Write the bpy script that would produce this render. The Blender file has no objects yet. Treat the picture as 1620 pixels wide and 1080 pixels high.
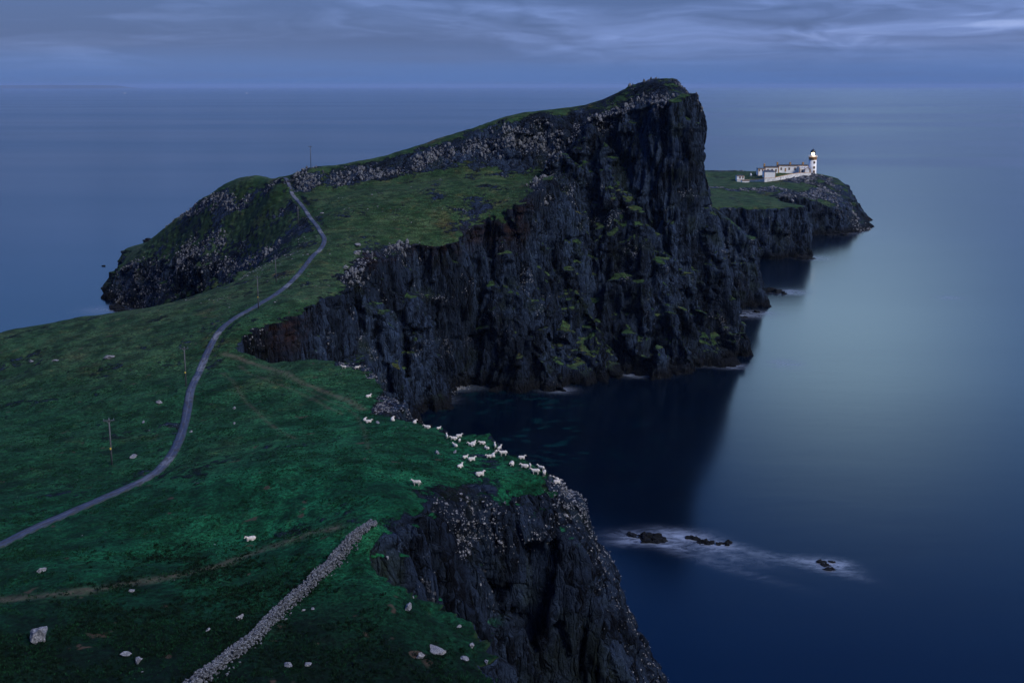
import bpy, bmesh, math, random
import numpy as np
from mathutils import Vector, Matrix, Euler, Quaternion

random.seed(7); RNG = np.random.RandomState(11)
SC = bpy.context.scene; COL = SC.collection

# ------------------------------------------------------------------ camera
CAM_H = 106.0; PITCH = math.radians(8.5); F = 1500.0; CX = 810.0
CY = 136.5 + F * math.tan(PITCH)                       # principal point row, photograph pixels
cam_d = bpy.data.cameras.new('camera'); cam = bpy.data.objects.new('camera', cam_d); COL.objects.link(cam)
cam.location = (0, 0, CAM_H); cam.rotation_euler = (math.pi / 2 - PITCH, 0, 0)
cam_d.sensor_width = 36; cam_d.sensor_fit = 'HORIZONTAL'; cam_d.lens = 36 * F / 1620
cam_d.shift_y = -(540 - CY) / 1620.0
cam_d.clip_start = 0.5; cam_d.clip_end = 150000
SC.camera = cam

# ------------------------------------------------------------------ node helpers
class NT:
    def __init__(s, tree):
        s.t = tree; s.n = tree.nodes; s.l = tree.links
        for x in list(s.n): s.n.remove(x)
    def new(s, typ, ins=None, **kw):
        nd = s.n.new(typ)
        for k, v in kw.items(): setattr(nd, k, v)
        for k, v in (ins or {}).items(): s.put(nd.inputs[k], v)
        return nd
    def put(s, sock, v):
        if isinstance(v, bpy.types.NodeSocket): s.l.new(v, sock)
        elif isinstance(v, bpy.types.Node): s.l.new(v.outputs[0], sock)
        else:
            if sock.type == 'RGBA' and isinstance(v, (tuple, list)) and len(v) == 3: v = (*v, 1)
            sock.default_value = v
    def m(s, op, a, b=0.0, c=0.0, clamp=False):
        nd = s.n.new('ShaderNodeMath'); nd.operation = op; nd.use_clamp = clamp
        s.put(nd.inputs[0], a); s.put(nd.inputs[1], b); s.put(nd.inputs[2], c); return nd.outputs[0]
    def vm(s, op, a, b=(0, 0, 0)):
        nd = s.n.new('ShaderNodeVectorMath'); nd.operation = op
        s.put(nd.inputs[0], a); s.put(nd.inputs[1], b); return nd.outputs[0]
    def ramp(s, fac, lo, hi, a=0.0, b=1.0, smooth=True):
        nd = s.n.new('ShaderNodeMapRange'); nd.interpolation_type = 'SMOOTHSTEP' if smooth else 'LINEAR'; nd.clamp = True
        for i, v in enumerate((fac, lo, hi, a, b)): s.put(nd.inputs[i], v)
        return nd.outputs[0]
    def mix(s, fac, a, b, mode='MIX'):
        nd = s.n.new('ShaderNodeMix'); nd.data_type = 'RGBA'; nd.blend_type = mode; nd.clamp_factor = True
        s.put(nd.inputs[0], fac); s.put(nd.inputs[6], a); s.put(nd.inputs[7], b); return nd.outputs[2]
    def noise(s, vec, scale, detail=3.0, rough=0.55, dist=0.0):
        nd = s.n.new('ShaderNodeTexNoise')
        s.put(nd.inputs['Vector'], vec); s.put(nd.inputs['Scale'], scale); s.put(nd.inputs['Detail'], detail)
        s.put(nd.inputs['Roughness'], rough); s.put(nd.inputs['Distortion'], dist); return nd.outputs[0]
    def vor(s, vec, scale, feature='F1', rnd=1.0, out=0):
        nd = s.n.new('ShaderNodeTexVoronoi'); nd.feature = feature
        s.put(nd.inputs['Vector'], vec); s.put(nd.inputs['Scale'], scale); s.put(nd.inputs['Randomness'], rnd)
        return nd.outputs[out]
    def map(s, vec, scale=(1, 1, 1), rot=(0, 0, 0), loc=(0, 0, 0)):
        nd = s.n.new('ShaderNodeMapping'); s.put(nd.inputs[0], vec)
        nd.inputs[1].default_value = loc; nd.inputs[2].default_value = rot; nd.inputs[3].default_value = scale
        return nd.outputs[0]

def new_mat(name):
    m = bpy.data.materials.new(name); m.use_nodes = True
    return m, NT(m.node_tree)
def out_mat(t, surf): t.l.new(surf, t.new('ShaderNodeOutputMaterial').inputs['Surface'])

def simple_mat(name, col, rough=0.8, var=0.15, scale=3.0, metal=0.0, bump=0.0):
    m, t = new_mat(name)
    g = t.new('ShaderNodeNewGeometry')
    n = t.noise(g.outputs['Position'], scale, 4.0)
    k = t.ramp(n, 0.3, 0.7, 1 - var, 1 + var)
    c = t.vm('MULTIPLY', t.new('ShaderNodeRGB').outputs[0], k)
    t.n['RGB'].outputs[0].default_value = (*col, 1)
    b = t.new('ShaderNodeBsdfPrincipled', {'Base Color': c, 'Roughness': rough, 'Metallic': metal})
    if bump: t.put(b.inputs['Normal'], t.new('ShaderNodeBump', {'Height': n, 'Strength': bump, 'Distance': 0.05}).outputs[0])
    out_mat(t, b.outputs[0]); return m

# ------------------------------------------------------------------ sky, sun, exposure
W = bpy.data.worlds.new('World'); SC.world = W; W.use_nodes = True
wt = NT(W.node_tree)
SUN_AZ, SUN_EL = 124.0, 42.0     # degrees: azimuth clockwise from +Y, elevation
def build_world(t):
    tc = t.new('ShaderNodeTexCoord').outputs['Generated']
    sep = t.new('ShaderNodeSeparateXYZ', {0: tc}); z = sep.outputs[2]
    sky = t.new('ShaderNodeTexSky'); sky.sky_type = 'NISHITA'; sky.sun_disc = False
    sky.sun_elevation = math.radians(SUN_EL); sky.sun_rotation = math.radians(SUN_AZ); sky.air_density = 1.2; sky.ozone_density = 3.0
    up = t.m('MAXIMUM', z, 0.0)
    # clear evening blue under the cloud deck
    blue = t.vm('MULTIPLY', sky.outputs[0], (0.022, 0.024, 0.034))
    base = t.mix(t.ramp(up, 0.0, 0.10), (0.056, 0.138, 0.375), (0.15, 0.29, 0.66))
    base = t.mix(t.ramp(up, 0.06, 0.18), base, (0.16, 0.43, 1.15))
    base = t.mix(t.ramp(up, 0.24, 0.44), base, (0.012, 0.13, 0.72))
    # long-exposure cloud: noise stretched along the horizon (direction space, so it holds all round)
    wn = t.new('ShaderNodeTexNoise', {'Vector': t.map(tc, (1.6, 1.6, 9.0)), 'Scale': 1.9, 'Detail': 4.0})
    warp = t.vm('ADD', tc, t.vm('MULTIPLY', wn.outputs[1], (0.5, 0.5, 0.06)))
    c1 = t.noise(t.map(warp, (1.3, 1.3, 24.0), (0.02, 0.035, 0)), 1.7, 4.0, 0.48, 0.3)
    c2 = t.noise(t.map(warp, (3.0, 3.0, 11.0), (0.0, -0.05, 0), (3, 1, 2)), 2.4, 3.0, 0.5, 1.0)
    c3 = t.noise(t.map(warp, (0.7, 0.7, 4.0), (0.0, 0.0, 0), (5, 2, 1)), 1.6, 2.0, 0.5)
    dens = t.m('ADD', t.m('ADD', t.m('MULTIPLY', c1, 0.50), t.m('MULTIPLY', c2, 0.27)), t.m('MULTIPLY', c3, 0.23))
    low = t.ramp(up, 0.006, 0.052)
    lit = t.ramp(dens, 0.40, 0.66)
    cloud = t.mix(lit, (0.044, 0.076, 0.200), (0.185, 0.275, 0.60))
    cloud = t.mix(t.ramp(dens, 0.56, 0.70), cloud, (0.40, 0.50, 0.84))
    cloud = t.mix(t.ramp(up, 0.10, 0.28), cloud, t.mix(lit, (0.10, 0.30, 0.75), (0.22, 0.50, 1.08)))
    cloud = t.mix(t.ramp(up, 0.30, 0.60), cloud, t.mix(lit, (0.008, 0.11, 0.62), (0.02, 0.16, 0.80)))
    col = t.mix(t.m('MULTIPLY', low, 0.86), base, cloud)
    # a dull band hanging just over the horizon
    band = t.ramp(t.noise(t.map(tc, (1.2, 1.2, 30.0)), 2.0, 3.0), 0.45, 0.7, 0.0, 0.25)
    col = t.mix(t.m('MULTIPLY', band, t.ramp(up, 0.1, 0.05)), col, (0.070, 0.098, 0.215))
    col = t.vm('ADD', col, t.vm('MULTIPLY', blue, (0.5, 0.5, 0.5)))
    # afterglow: unseen lobe above the frame, added to brighten the sea by reflection
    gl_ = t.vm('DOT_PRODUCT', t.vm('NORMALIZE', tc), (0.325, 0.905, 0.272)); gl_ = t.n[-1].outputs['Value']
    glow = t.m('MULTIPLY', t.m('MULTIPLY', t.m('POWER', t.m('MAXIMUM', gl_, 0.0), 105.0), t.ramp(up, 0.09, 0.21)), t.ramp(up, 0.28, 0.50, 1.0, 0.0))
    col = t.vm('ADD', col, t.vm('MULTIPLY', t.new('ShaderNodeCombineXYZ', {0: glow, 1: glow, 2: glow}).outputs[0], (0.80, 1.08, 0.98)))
    # the afterglow lies ahead and to the right; the sky behind is duller
    sx_, sy_ = sep.outputs[0], sep.outputs[1]
    az = t.m('ADD', t.m('MULTIPLY', sx_, 0.45), t.m('MULTIPLY', sy_, 0.89))
    dull = t.ramp(az, -0.9, 0.75, 0.42, 1.0)
    col = t.vm('MULTIPLY', col, t.new('ShaderNodeCombineXYZ', {0: dull, 1: dull, 2: dull}).outputs[0])
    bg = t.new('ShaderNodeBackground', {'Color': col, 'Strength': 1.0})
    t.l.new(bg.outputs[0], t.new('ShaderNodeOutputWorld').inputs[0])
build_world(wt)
sun_d = bpy.data.lights.new('sun', 'SUN'); sun_d.energy = 3.3; sun_d.angle = math.radians(26); sun_d.color = (1.0, 0.95, 0.90)
sun = bpy.data.objects.new('sun', sun_d); COL.objects.link(sun)
_a, _e = math.radians(SUN_AZ), math.radians(SUN_EL)
sun.rotation_euler = Vector((math.sin(_a) * math.cos(_e), math.cos(_a) * math.cos(_e), math.sin(_e))).to_track_quat('Z', 'Y').to_euler()
SC.view_settings.view_transform = 'Standard'; SC.view_settings.look = 'None'
SC.view_settings.exposure = 0.0; SC.view_settings.gamma = 1.0; SC.view_settings.use_curve_mapping = False
SC.cycles.max_bounces = 4; SC.cycles.diffuse_bounces = 2; SC.cycles.glossy_bounces = 3; SC.cycles.volume_bounces = 1
SC.cycles.caustics_reflective = False; SC.cycles.caustics_refractive = False
SC.cycles.use_denoising = True

# ------------------------------------------------------------------ bookkeeping helpers
def tag(o, label=None, cat=None, group=None, kind=None):
    if label: o['label'] = label
    if cat: o['category'] = cat
    if group: o['group'] = group
    if kind: o['kind'] = kind
    return o
def link(name, me, mat=None, parent=None, loc=None):
    o = bpy.data.objects.new(name, me); COL.objects.link(o)
    if mat is not None and me is not None and len(me.materials) == 0: me.materials.append(mat)
    if parent is not None: o.parent = parent
    if loc is not None: o.location = loc
    return o
def empty(name, loc, rz=0.0):
    o = bpy.data.objects.new(name, None); COL.objects.link(o); o.location = loc; o.rotation_euler = (0, 0, rz); o.empty_display_size = 0.5
    return o
def mesh_np(name, V, Fq, smooth=True):
    V = np.asarray(V, np.float32); Fq = np.asarray(Fq, np.int32)
    me = bpy.data.meshes.new(name); k = Fq.shape[1]
    me.vertices.add(len(V)); me.vertices.foreach_set('co', V.ravel())
    me.loops.add(Fq.size); me.loops.foreach_set('vertex_index', Fq.ravel())
    me.polygons.add(len(Fq)); me.polygons.foreach_set('loop_start', np.arange(0, Fq.size, k, dtype=np.int32))
    me.polygons.foreach_set('loop_total', np.full(len(Fq), k, np.int32))
    me.polygons.foreach_set('use_smooth', np.full(len(Fq), smooth, bool))
    me.update(calc_edges=True); return me
def attr(me, name, vals):
    a = me.attributes.new(name, 'FLOAT', 'POINT'); a.data.foreach_set('value', np.asarray(vals, np.float32))
class MB:
    """collects boxes, prisms and tubes, then links them as one mesh object"""
    def __init__(s): s.bm = bmesh.new()
    def box(s, c, d, rz=0.0, bev=0.0):
        r = bmesh.ops.create_cube(s.bm, size=1.0)
        M = Matrix.Translation(c) @ Matrix.Rotation(rz, 4, 'Z') @ Matrix.Diagonal((*d, 1))
        bmesh.ops.transform(s.bm, matrix=M, verts=r['verts'])
        if bev:
            es = list({e for v in r['verts'] for e in v.link_edges})
            bmesh.ops.bevel(s.bm, geom=es, offset=bev, segments=1, affect='EDGES')
        return s
    def tube(s, a, b, r1, r2=None, n=12):
        a = Vector(a); b = Vector(b); d = b - a
        r = bmesh.ops.create_cone(s.bm, cap_ends=True, segments=n, radius1=r1, radius2=r1 if r2 is None else r2, depth=d.length)
        M = Matrix.Translation((a + b) / 2) @ d.to_track_quat('Z', 'Y').to_matrix().to_4x4()
        bmesh.ops.transform(s.bm, matrix=M, verts=r['verts']); return s
    def lathe(s, prof, n=24, c=(0, 0, 0)):
        rings = []
        for (r, z) in prof:
            rings.append([s.bm.verts.new((c[0] + r * math.cos(2 * math.pi * k / n), c[1] + r * math.sin(2 * math.pi * k / n), c[2] + z)) for k in range(n)])
        for a, b in zip(rings, rings[1:]):
            for k in range(n): s.bm.faces.new((a[k], a[(k + 1) % n], b[(k + 1) % n], b[k]))
        s.bm.faces.new(rings[-1]); s.bm.faces.new(rings[0][::-1]); return s
    def prism(s, pts, h0, h1, axis='Y'):
        """polygon pts (u,v) in XZ extruded along Y from h0 to h1"""
        A = [s.bm.verts.new((p[0], h0, p[1])) for p in pts]; B = [s.bm.verts.new((p[0], h1, p[1])) for p in pts]
        n = len(pts); s.bm.faces.new(A); s.bm.faces.new(B[::-1])
        for k in range(n): s.bm.faces.new((A[k], B[k], B[(k + 1) % n], A[(k + 1) % n]))
        return s
    def build(s, name, mat, parent=None, smooth=False):
        me = bpy.data.meshes.new(name); bmesh.ops.recalc_face_normals(s.bm, faces=s.bm.faces)
        s.bm.to_mesh(me); s.bm.free()
        if smooth:
            for p in me.polygons: p.use_smooth = True
        return link(name, me, mat, parent)

# ------------------------------------------------------------------ numpy noise
_perm = np.random.RandomState(5).permutation(4096).astype(np.int64)
def _h(ix, iy, iz):
    return _perm[(_perm[(_perm[ix & 4095] + iy) & 4095] + iz) & 4095]
_gr = np.random.RandomState(6).normal(size=(4096, 3)).astype(np.float32); _gr /= np.linalg.norm(_gr, axis=1)[:, None]
def pn(x, y, z):
    x, y, z = np.broadcast_arrays(np.asarray(x, np.float32), np.asarray(y, np.float32), np.asarray(z, np.float32))
    ix = np.floor(x).astype(np.int64); iy = np.floor(y).astype(np.int64); iz = np.floor(z).astype(np.int64)
    fx = x - ix; fy = y - iy; fz = z - iz
    ux = fx * fx * (3 - 2 * fx); uy = fy * fy * (3 - 2 * fy); uz = fz * fz * (3 - 2 * fz)
    def g(a, b, c):
        v = _gr[_h(ix + a, iy + b, iz + c)]
        return v[..., 0] * (fx - a) + v[..., 1] * (fy - b) + v[..., 2] * (fz - c)
    def L(t, a, b): return a + t * (b - a)
    return 1.6 * L(uz, L(uy, L(ux, g(0, 0, 0), g(1, 0, 0)), L(ux, g(0, 1, 0), g(1, 1, 0))),
                   L(uy, L(ux, g(0, 0, 1), g(1, 0, 1)), L(ux, g(0, 1, 1), g(1, 1, 1))))
def fbm(x, y, z, o=4, r=0.5):
    s = 0; a = 1.0; f = 1.0
    for i in range(o): s = s + a * pn(x * f + i * 17.3, y * f - i * 9.1, z * f + i * 5.7); a *= r; f *= 2.03
    return s
def hsh(a, b, c=0):
    return _h(np.asarray(a, np.int64), np.asarray(b, np.int64), np.asarray(c, np.int64)) / 4096.0
def vcol(x, y, size):
    """plan of jointed columns: id of the column, distance to its joint"""
    gx = x / size; gy = y / size; ix = np.floor(gx).astype(np.int64); iy = np.floor(gy).astype(np.int64)
    d1 = np.full(x.shape, 9.0); d2 = np.full(x.shape, 9.0); ida = np.zeros(x.shape, np.int64); idb = np.zeros(x.shape, np.int64)
    for a in (-1, 0, 1):
        for b in (-1, 0, 1):
            cx, cy = ix + a, iy + b
            d = np.hypot(cx + 0.15 + 0.7 * hsh(cx, cy, 1) - gx, cy + 0.15 + 0.7 * hsh(cx, cy, 2) - gy)
            m = d < d1; d2 = np.where(m, d1, np.minimum(d2, d)); ida = np.where(m, cx, ida); idb = np.where(m, cy, idb); d1 = np.minimum(d1, d)
    return ida, idb, d2 - d1
def sst(x, a, b):
    t = np.clip((x - a) / (b - a), 0, 1); return t * t * (3 - 2 * t)

# ------------------------------------------------------------------ from a sighted point to the map
def ray(px, py):
    u = (px - CX) / F; v = (CY - py) / F
    return u / (math.cos(PITCH) + v * math.sin(PITCH)), (-math.sin(PITCH) + v * math.cos(PITCH)) / (math.cos(PITCH) + v * math.sin(PITCH))
def at(px, py, Y):
    a, b = ray(px, py); return (a * Y, Y, CAM_H + b * Y)
def onsea(px, py, z=0.0):
    a, b = ray(px, py); Y = (z - CAM_H) / b; return (a * Y, Y, z)

# ------------------------------------------------------------------ terrain: height control points (bearing, dip, distance)
CTRL = [
 (1210,274,803),(1232,273,803),(1258,273,805),(1275,273.5,807),(1284,275,812),(1292,276,818),(1245,283,777),(1215,290,763),(1262,277,792),(1186,289,768),(1175,285.5,787),(1130,285,790),
 (1130,300,700),(1170,301,702),(1205,301,700),(1240,300,700),(1262,312,655),(1228,294,735),(1235,297,722),(1222,312,645),(1275,302,712),(1300,303,712),(1250,290,752),(1285,285,780),(1150,322,604),(1240,324,598),

 # foreground field
 (0,1080,76),(250,1080,77),(500,1080,79),(700,1080,81),(820,1080,83),(64,1006,84),(300,960,91),(500,950,93),(640,930,96),
 (0,940,96),(0,858,112),(200,860,110),(400,851,112),(590,825,110),(600,880,103),(760,1040,87),(700,970,93),(100,760,142),(0,700,166),
 (177,735,150),(300,760,135),(400,740,134),(657,765,127),(740,780,126),(880,775,132),(890,748,137),(830,722,144),(760,700,151),
 (660,665,165),(612,660,168),(500,680,160),(605,610,187),(575,580,200),(500,563,209),(430,571,211),(375,551,217),(350,600,195),
 (294,611,193),(250,640,184),(0,600,222),(100,570,226),(200,540,232),(320,556,217),(345,525,228),(409,488,245),
 (0,528,270),(100,508,274),(236,487,280),(316,463,290),(369,446,294),(396,427,308),(449,403,323),
 # rim beyond the cleft, road, green slope
 (395,520,226),(450,497,238),(520,470,254),(440,462,262),(470,435,280),(495,405,300),(512,378,320),(500,355,342),(485,335,364),
 (470,315,382),(458,297,398),(450,283,410),(560,430,288),(620,400,314),(700,385,328),(760,345,345),(830,318,347),(870,282,357),
 (600,370,328),(600,330,352),(600,300,374),(700,330,348),(700,290,374),(780,290,371),(545,365,333),(540,330,358),
 # rock band foot, rock band head, ridge crest
 (480,302,394),(540,294,395),(600,281,396),(650,271,397),(700,258,397),(780,246,397),(840,241,397),(885,243,395),
 (490,278,400),(540,274,402),(600,264,402),(650,250,403),(700,236,403),(760,217,403),(800,205,403),(850,197,403),(885,196,402),(925,196,400),
 (490,266,410),(530,262,412),(560,258,413),(600,250,414),(650,234,415),(700,217,416),(760,201,417),(800,190,418),(880,175,418),(940,161,416),
 (940,188,396),(985,166,396),(980,145,413),(1010,131,409),(1040,124,405),(1075,130,400),(1050,158,384),(1095,146,384),(1102,165,390),
 # knoll
 (395,284,430),(425,282,424),(440,281,418),(370,287,442),(350,295,450),(325,313,466),(275,355,500),(300,336,480),(250,376,520),(200,388,560),(178,392,572),(400,340,402),(330,370,420),(370,430,372),(300,416,402),
 (230,413,455),(190,425,478),(440,380,352),(437,300,398),(400,310,418),(280,380,450),(350,320,432),
]
ABS = [ # hidden or far ground given as map points (x, y, z)
 (-300,60,52),(-300,150,40),(-300,230,30),(-200,250,33),(-200,100,49),(-100,0,60),(0,0,60),(60,0,58),(-200,0,60),
 (-110,340,22),(-135,360,10),(-95,430,55),(-60,440,60),(-20,445,66),(20,450,72),(50,450,74),(70,430,80),(76,420,84),(85,445,60),(95,480,46),
 (60,520,38),(109,466,40),(116,459,33),(118,500,29),(90,560,28),(60,600,26),
 (-60,470,50),(-118,470,55),(105,590,31.5),(140,592,31.5),(182,592,31.5),(200,640,26),(178,670,27),(217,683,25),(238,690,18),
 (253,755,22),(268,790,27),(277,835,28),(220,850,30),(180,880,28),(120,860,30),(60,760,25),
 (-150,470,46),(-190,560,20),
]
C = np.array([at(*c) for c in CTRL] + ABS, float)
def tps_fit(C, lam=0.8):
    n = len(C); P = C[:, :2] / 100.0
    r2 = ((P[:, None] - P[None]) ** 2).sum(-1); K = 0.5 * r2 * np.log(r2 + 1e-12)
    A = np.zeros((n + 3, n + 3)); A[:n, :n] = K + lam * 1e-4 * np.eye(n); A[:n, n] = 1; A[:n, n + 1:] = P; A[n, :n] = 1; A[n + 1:, :n] = P.T
    return np.linalg.solve(A, np.concatenate([C[:, 2], [0, 0, 0]]))
_w = tps_fit(C)
def tps(x, y):
    P = C[:, :2] / 100.0; out = np.empty(x.shape).ravel(); X = x.ravel() / 100; Y = y.ravel() / 100
    for i in range(0, len(X), 20000):
        r2 = (X[i:i+20000, None] - P[:, 0]) ** 2 + (Y[i:i+20000, None] - P[:, 1]) ** 2
        out[i:i+20000] = (0.5 * r2 * np.log(r2 + 1e-12)) @ _w[:-3] + _w[-3] + _w[-2] * X[i:i+20000] + _w[-1] * Y[i:i+20000]
    return out.reshape(x.shape)
GST = 2.0; GX = np.arange(-330, 340, GST); GY = np.arange(-60, 960, GST)
_gx, _gy = np.meshgrid(GX, GY, indexing='ij'); _gz = tps(_gx, _gy)
def plateau(x, y):
    fx = np.clip((x - GX[0]) / GST, 0, len(GX) - 1.001); fy = np.clip((y - GY[0]) / GST, 0, len(GY) - 1.001)
    i = fx.astype(int); j = fy.astype(int); a = fx - i; b = fy - j
    return (_gz[i, j] * (1 - a) * (1 - b) + _gz[i + 1, j] * a * (1 - b) + _gz[i, j + 1] * (1 - a) * b + _gz[i + 1, j + 1] * a * b)

# coast rim: (x, y, run-out width, roughness of the line)
def c(px, py, Y, w, r): p = at(px, py, Y); return (p[0], p[1], w, r)
COAST = [
 (60,-120,10,2),(50,20,10,2),(25,55,8,2),(9,70,7,2),c(820,1080,83,6,1.5),c(760,1040,87,6,1.2),c(750,1010,89,8,1.4),c(698,968,93,10,1.6),c(645,935,97,12,1.6),
 c(612,905,100,12,1.6),c(592,872,104,11,1.6),c(612,842,110,10,1.8),c(648,815,117,11,2),c(690,795,123,12,2),c(740,778,128,14,1.8),c(800,768,133,16,1.6),c(838,766,134.5,16,1.2),
 c(856,760,136,24,0.9),c(862,751,138,19,0.6),c(830,722,145,9,0.5),c(760,700,152,8,0.4),c(700,682,158.5,7,0.4),c(660,666,165,6,0.5),c(618,660,168,4,0.8),c(612,640,176,4,1),c(606,612,186,4,1),
 c(575,581,200,5,1),c(500,564,208.5,6,0.4),c(430,571,211,6,0.5),c(378,552,217,5,0.6),c(374,540,220,5,0.6),c(395,520,226,7,0.8),c(450,497,238,8,1),c(500,478,249,8,1.2),c(526,466,257,9,1.2),
 c(545,445,276,10,1.5),c(560,430,289,11,2),c(620,400,314,11,2),c(660,392,324,9,2),c(700,385,328,7,2),c(760,345,345,9,2),c(800,328,347,12,2),c(830,318,347,20,2.5),
 c(868,285,357,26,2.5),c(888,245,385,42,2.5),c(920,215,392,48,2),c(940,190,394,50,2),c(985,168,392,46,2),c(1040,162,385,30,2),c(1066,158,382,20,2),c(1080,157,383,17,1.2),c(1092,174,391,12,1),
 (79,410,8,1.5),(85,432,10,2),(92,458,9,2),(104,458,12,1.5),(117,456,9,1),(121,470,7,1),(120,500,10,2),(112,545,12,2),(108,574,8,2),
 (122,584,6,1.2),(150,587,7,1.5),(170,586,8,1.5),(184,592,7,1.2),(186,610,8,1.2),(180,640,10,2),(182,668,10,2),(200,676,8,1.5),(218,680,8,1.5),(236,684,8,1.5),
 (247,700,22,2),(262,735,22,2),(272,765,20,2),(281,800,16,2),(288,830,18,2),(285,860,30,2),(250,890,30,2),(180,905,30,2),(90,905,30,2),
 (30,860,30,3),(10,760,30,3),(30,660,30,3),(20,570,30,3),(20,520,30,3),(50,480,30,2),(40,446,45,2),(0,446,60,2),(-50,452,60,2),(-85,462,50,1),(-100,468,45,1),(-122,474,40,1),(-142,484,34,1.5),(-168,506,30,1.5),
 (-198,530,26,2),(-232,566,12,1.5),(-240,572,6,1.2),(-240,562,5,1.2),(-226,548,8,1.5),(-212,520,12,1.5),c(190,425,482,8,1.5),c(184,430,474,10,1.5),c(215,420,464,11,1.5),c(260,430,446,20,2),c(300,440,416,28,2),c(340,440,385,30,2),
 (-118,362,26,2),(-104,348,20,2),(-90,336,16,1),c(449,404,318,14,0.6),c(396,428,306,14,0.4),c(369,446,295,16,0.4),c(316,463,291,20,0.3),c(236,487,281,30,0.2),c(100,508,275,34,0.2),c(0,528,271,38,0.2),
 (-200,262,40,1),(-330,245,40,1),(-360,100,40,2),(-360,-120,40,2)]
CO = np.array(COAST, float)
def coast_sdf(x, y):
    """signed distance to the rim (positive seaward) with interpolated width and roughness"""
    sh = x.shape; x = x.ravel(); y = y.ravel(); best = np.full(len(x), 1e18); W_ = np.zeros(len(x)); R_ = np.zeros(len(x)); ins = np.zeros(len(x), bool)
    for k in range(len(CO)):
        ax, ay, aw, ar = CO[k]; bx, by, bw, br = CO[(k + 1) % len(CO)]
        dx, dy = bx - ax, by - ay; t = np.clip(((x - ax) * dx + (y - ay) * dy) / (dx * dx + dy * dy), 0, 1)
        d = (x - ax - t * dx) ** 2 + (y - ay - t * dy) ** 2; m = d < best
        best = np.where(m, d, best); W_ = np.where(m, aw + t * (bw - aw), W_); R_ = np.where(m, ar + t * (br - ar), R_)
        cond = (ay > y) != (by > y)
        if dy != 0: ins ^= cond & (x < ax + (y - ay) * dx / dy)
    d = np.sqrt(best); return np.where(ins, -d, d).reshape(sh), W_.reshape(sh), R_.reshape(sh)

# spurs and buttresses: polylines (bearing, dip, distance), flank steepness, crest half width
SPURS = [
 ([(795,335,347),(800,400,341),(806,480,334),(850,560,328),(884,610,322)], 2.6, 1.5),
 ([(618,405,313),(640,470,311),(652,545,308),(662,640,304)], 3.0, 2.0),
 ([(560,440,288),(600,500,286),(612,640,279)], 3.2, 2.0),
 ([(945,190,394),(968,250,386),(1000,330,374),(1030,410,365),(1052,480,357),(1060,560,350)], 1.9, 2.5),
 ([(1000,330,374),(1075,430,370),(1110,500,366),(1128,565,357)], 2.2, 3.0),
 ([(930,260,385),(950,360,372),(975,450,360),(1005,540,348),(1010,588,342)], 2.0, 2.0),
 ([(1108,330,385),(1125,420,392),(1128,500,372),(1130,560,362)], 3.0, 3.0),
 ([(890,250,380),(880,330,368),(900,430,356),(930,520,346),(950,580,341)], 2.0, 2.5),
]
 
SPURS.append(([(896,768,137.5),(928,820,139.5),(962,900,143),(986,970,146.5),(1040,1075,150.5)], 2.2, 0.6))
SP = [([at(*p) for p in pl], s, h) for pl, s, h in SPURS]

def height(x, y):
    d, w, r = coast_sdf(x, y)
    base = plateau(x, y)
    near_edge = np.exp(-np.clip(-d, 0, 99) / 9.0)
    d = d + r * near_edge * (1.5 * fbm(x / 13.0, y / 13.0, 0.3, 3) + 2.0 * pn(x / 31.0, y / 31.0, 7.7) * np.clip(r - 0.5, 0, 1))
    w = w * (1 + 0.25 * pn(x / 17.0, y / 17.0, 3.1))
    t = d / np.maximum(w, 0.5)
    tc_ = np.clip(t, 0, 1)
    ex = 0.85 + 0.75 * np.exp(-((x - 0) ** 2 + (y - 124) ** 2) / 32.0 ** 2) + 0.8 * np.exp(-((x - 72) ** 2 + (y - 385) ** 2) / 14.0 ** 2)
    z = base * (1 - tc_ ** ex) - 3.0 * np.clip(t, 0, 1) - 2.0 * np.clip(t - 1, 0, 1.5)
    z = z - 0.9 * np.exp(-np.clip(-d, 0, 99) / 1.6) * (t < 1) * np.clip(w / 10, 0, 1)
    for pl, s, h in SP:
        for a, b in zip(pl, pl[1:]):
            dx, dy = b[0] - a[0], b[1] - a[1]; L2 = dx * dx + dy * dy + 1e-6
            tt = np.clip(((x - a[0]) * dx + (y - a[1]) * dy) / L2, 0, 1)
            dd = np.hypot(x - a[0] - tt * dx, y - a[1] - tt * dy)
            if dd.min() > 60: continue
            zz = a[2] + tt * (b[2] - a[2]) + (0.8 if a[1] > 200 else -0.8) - s * np.clip(dd - h, 0, 99) * (1 + 0.35 * pn(x / 7.0, y / 7.0, 2.2)) + 2.0 * pn(x / 6.0, y / 6.0, 9.9)
            z = np.where(dd < 45, np.maximum(z, zz), z)
    # the high cliff the photographer stands on
    z = z + (104.5 - z) * sst(-y, -20.0, 0.0)
    # long swells and hummocks of the turf
    inl = np.clip(-d / 6.0, 0, 1)
    z = z + inl * (0.9 * fbm(x / 26.0, y / 26.0, 1.1, 2) + 0.22 * fbm(x / 5.5, y / 5.5, 4.4, 2))
    return z

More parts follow.
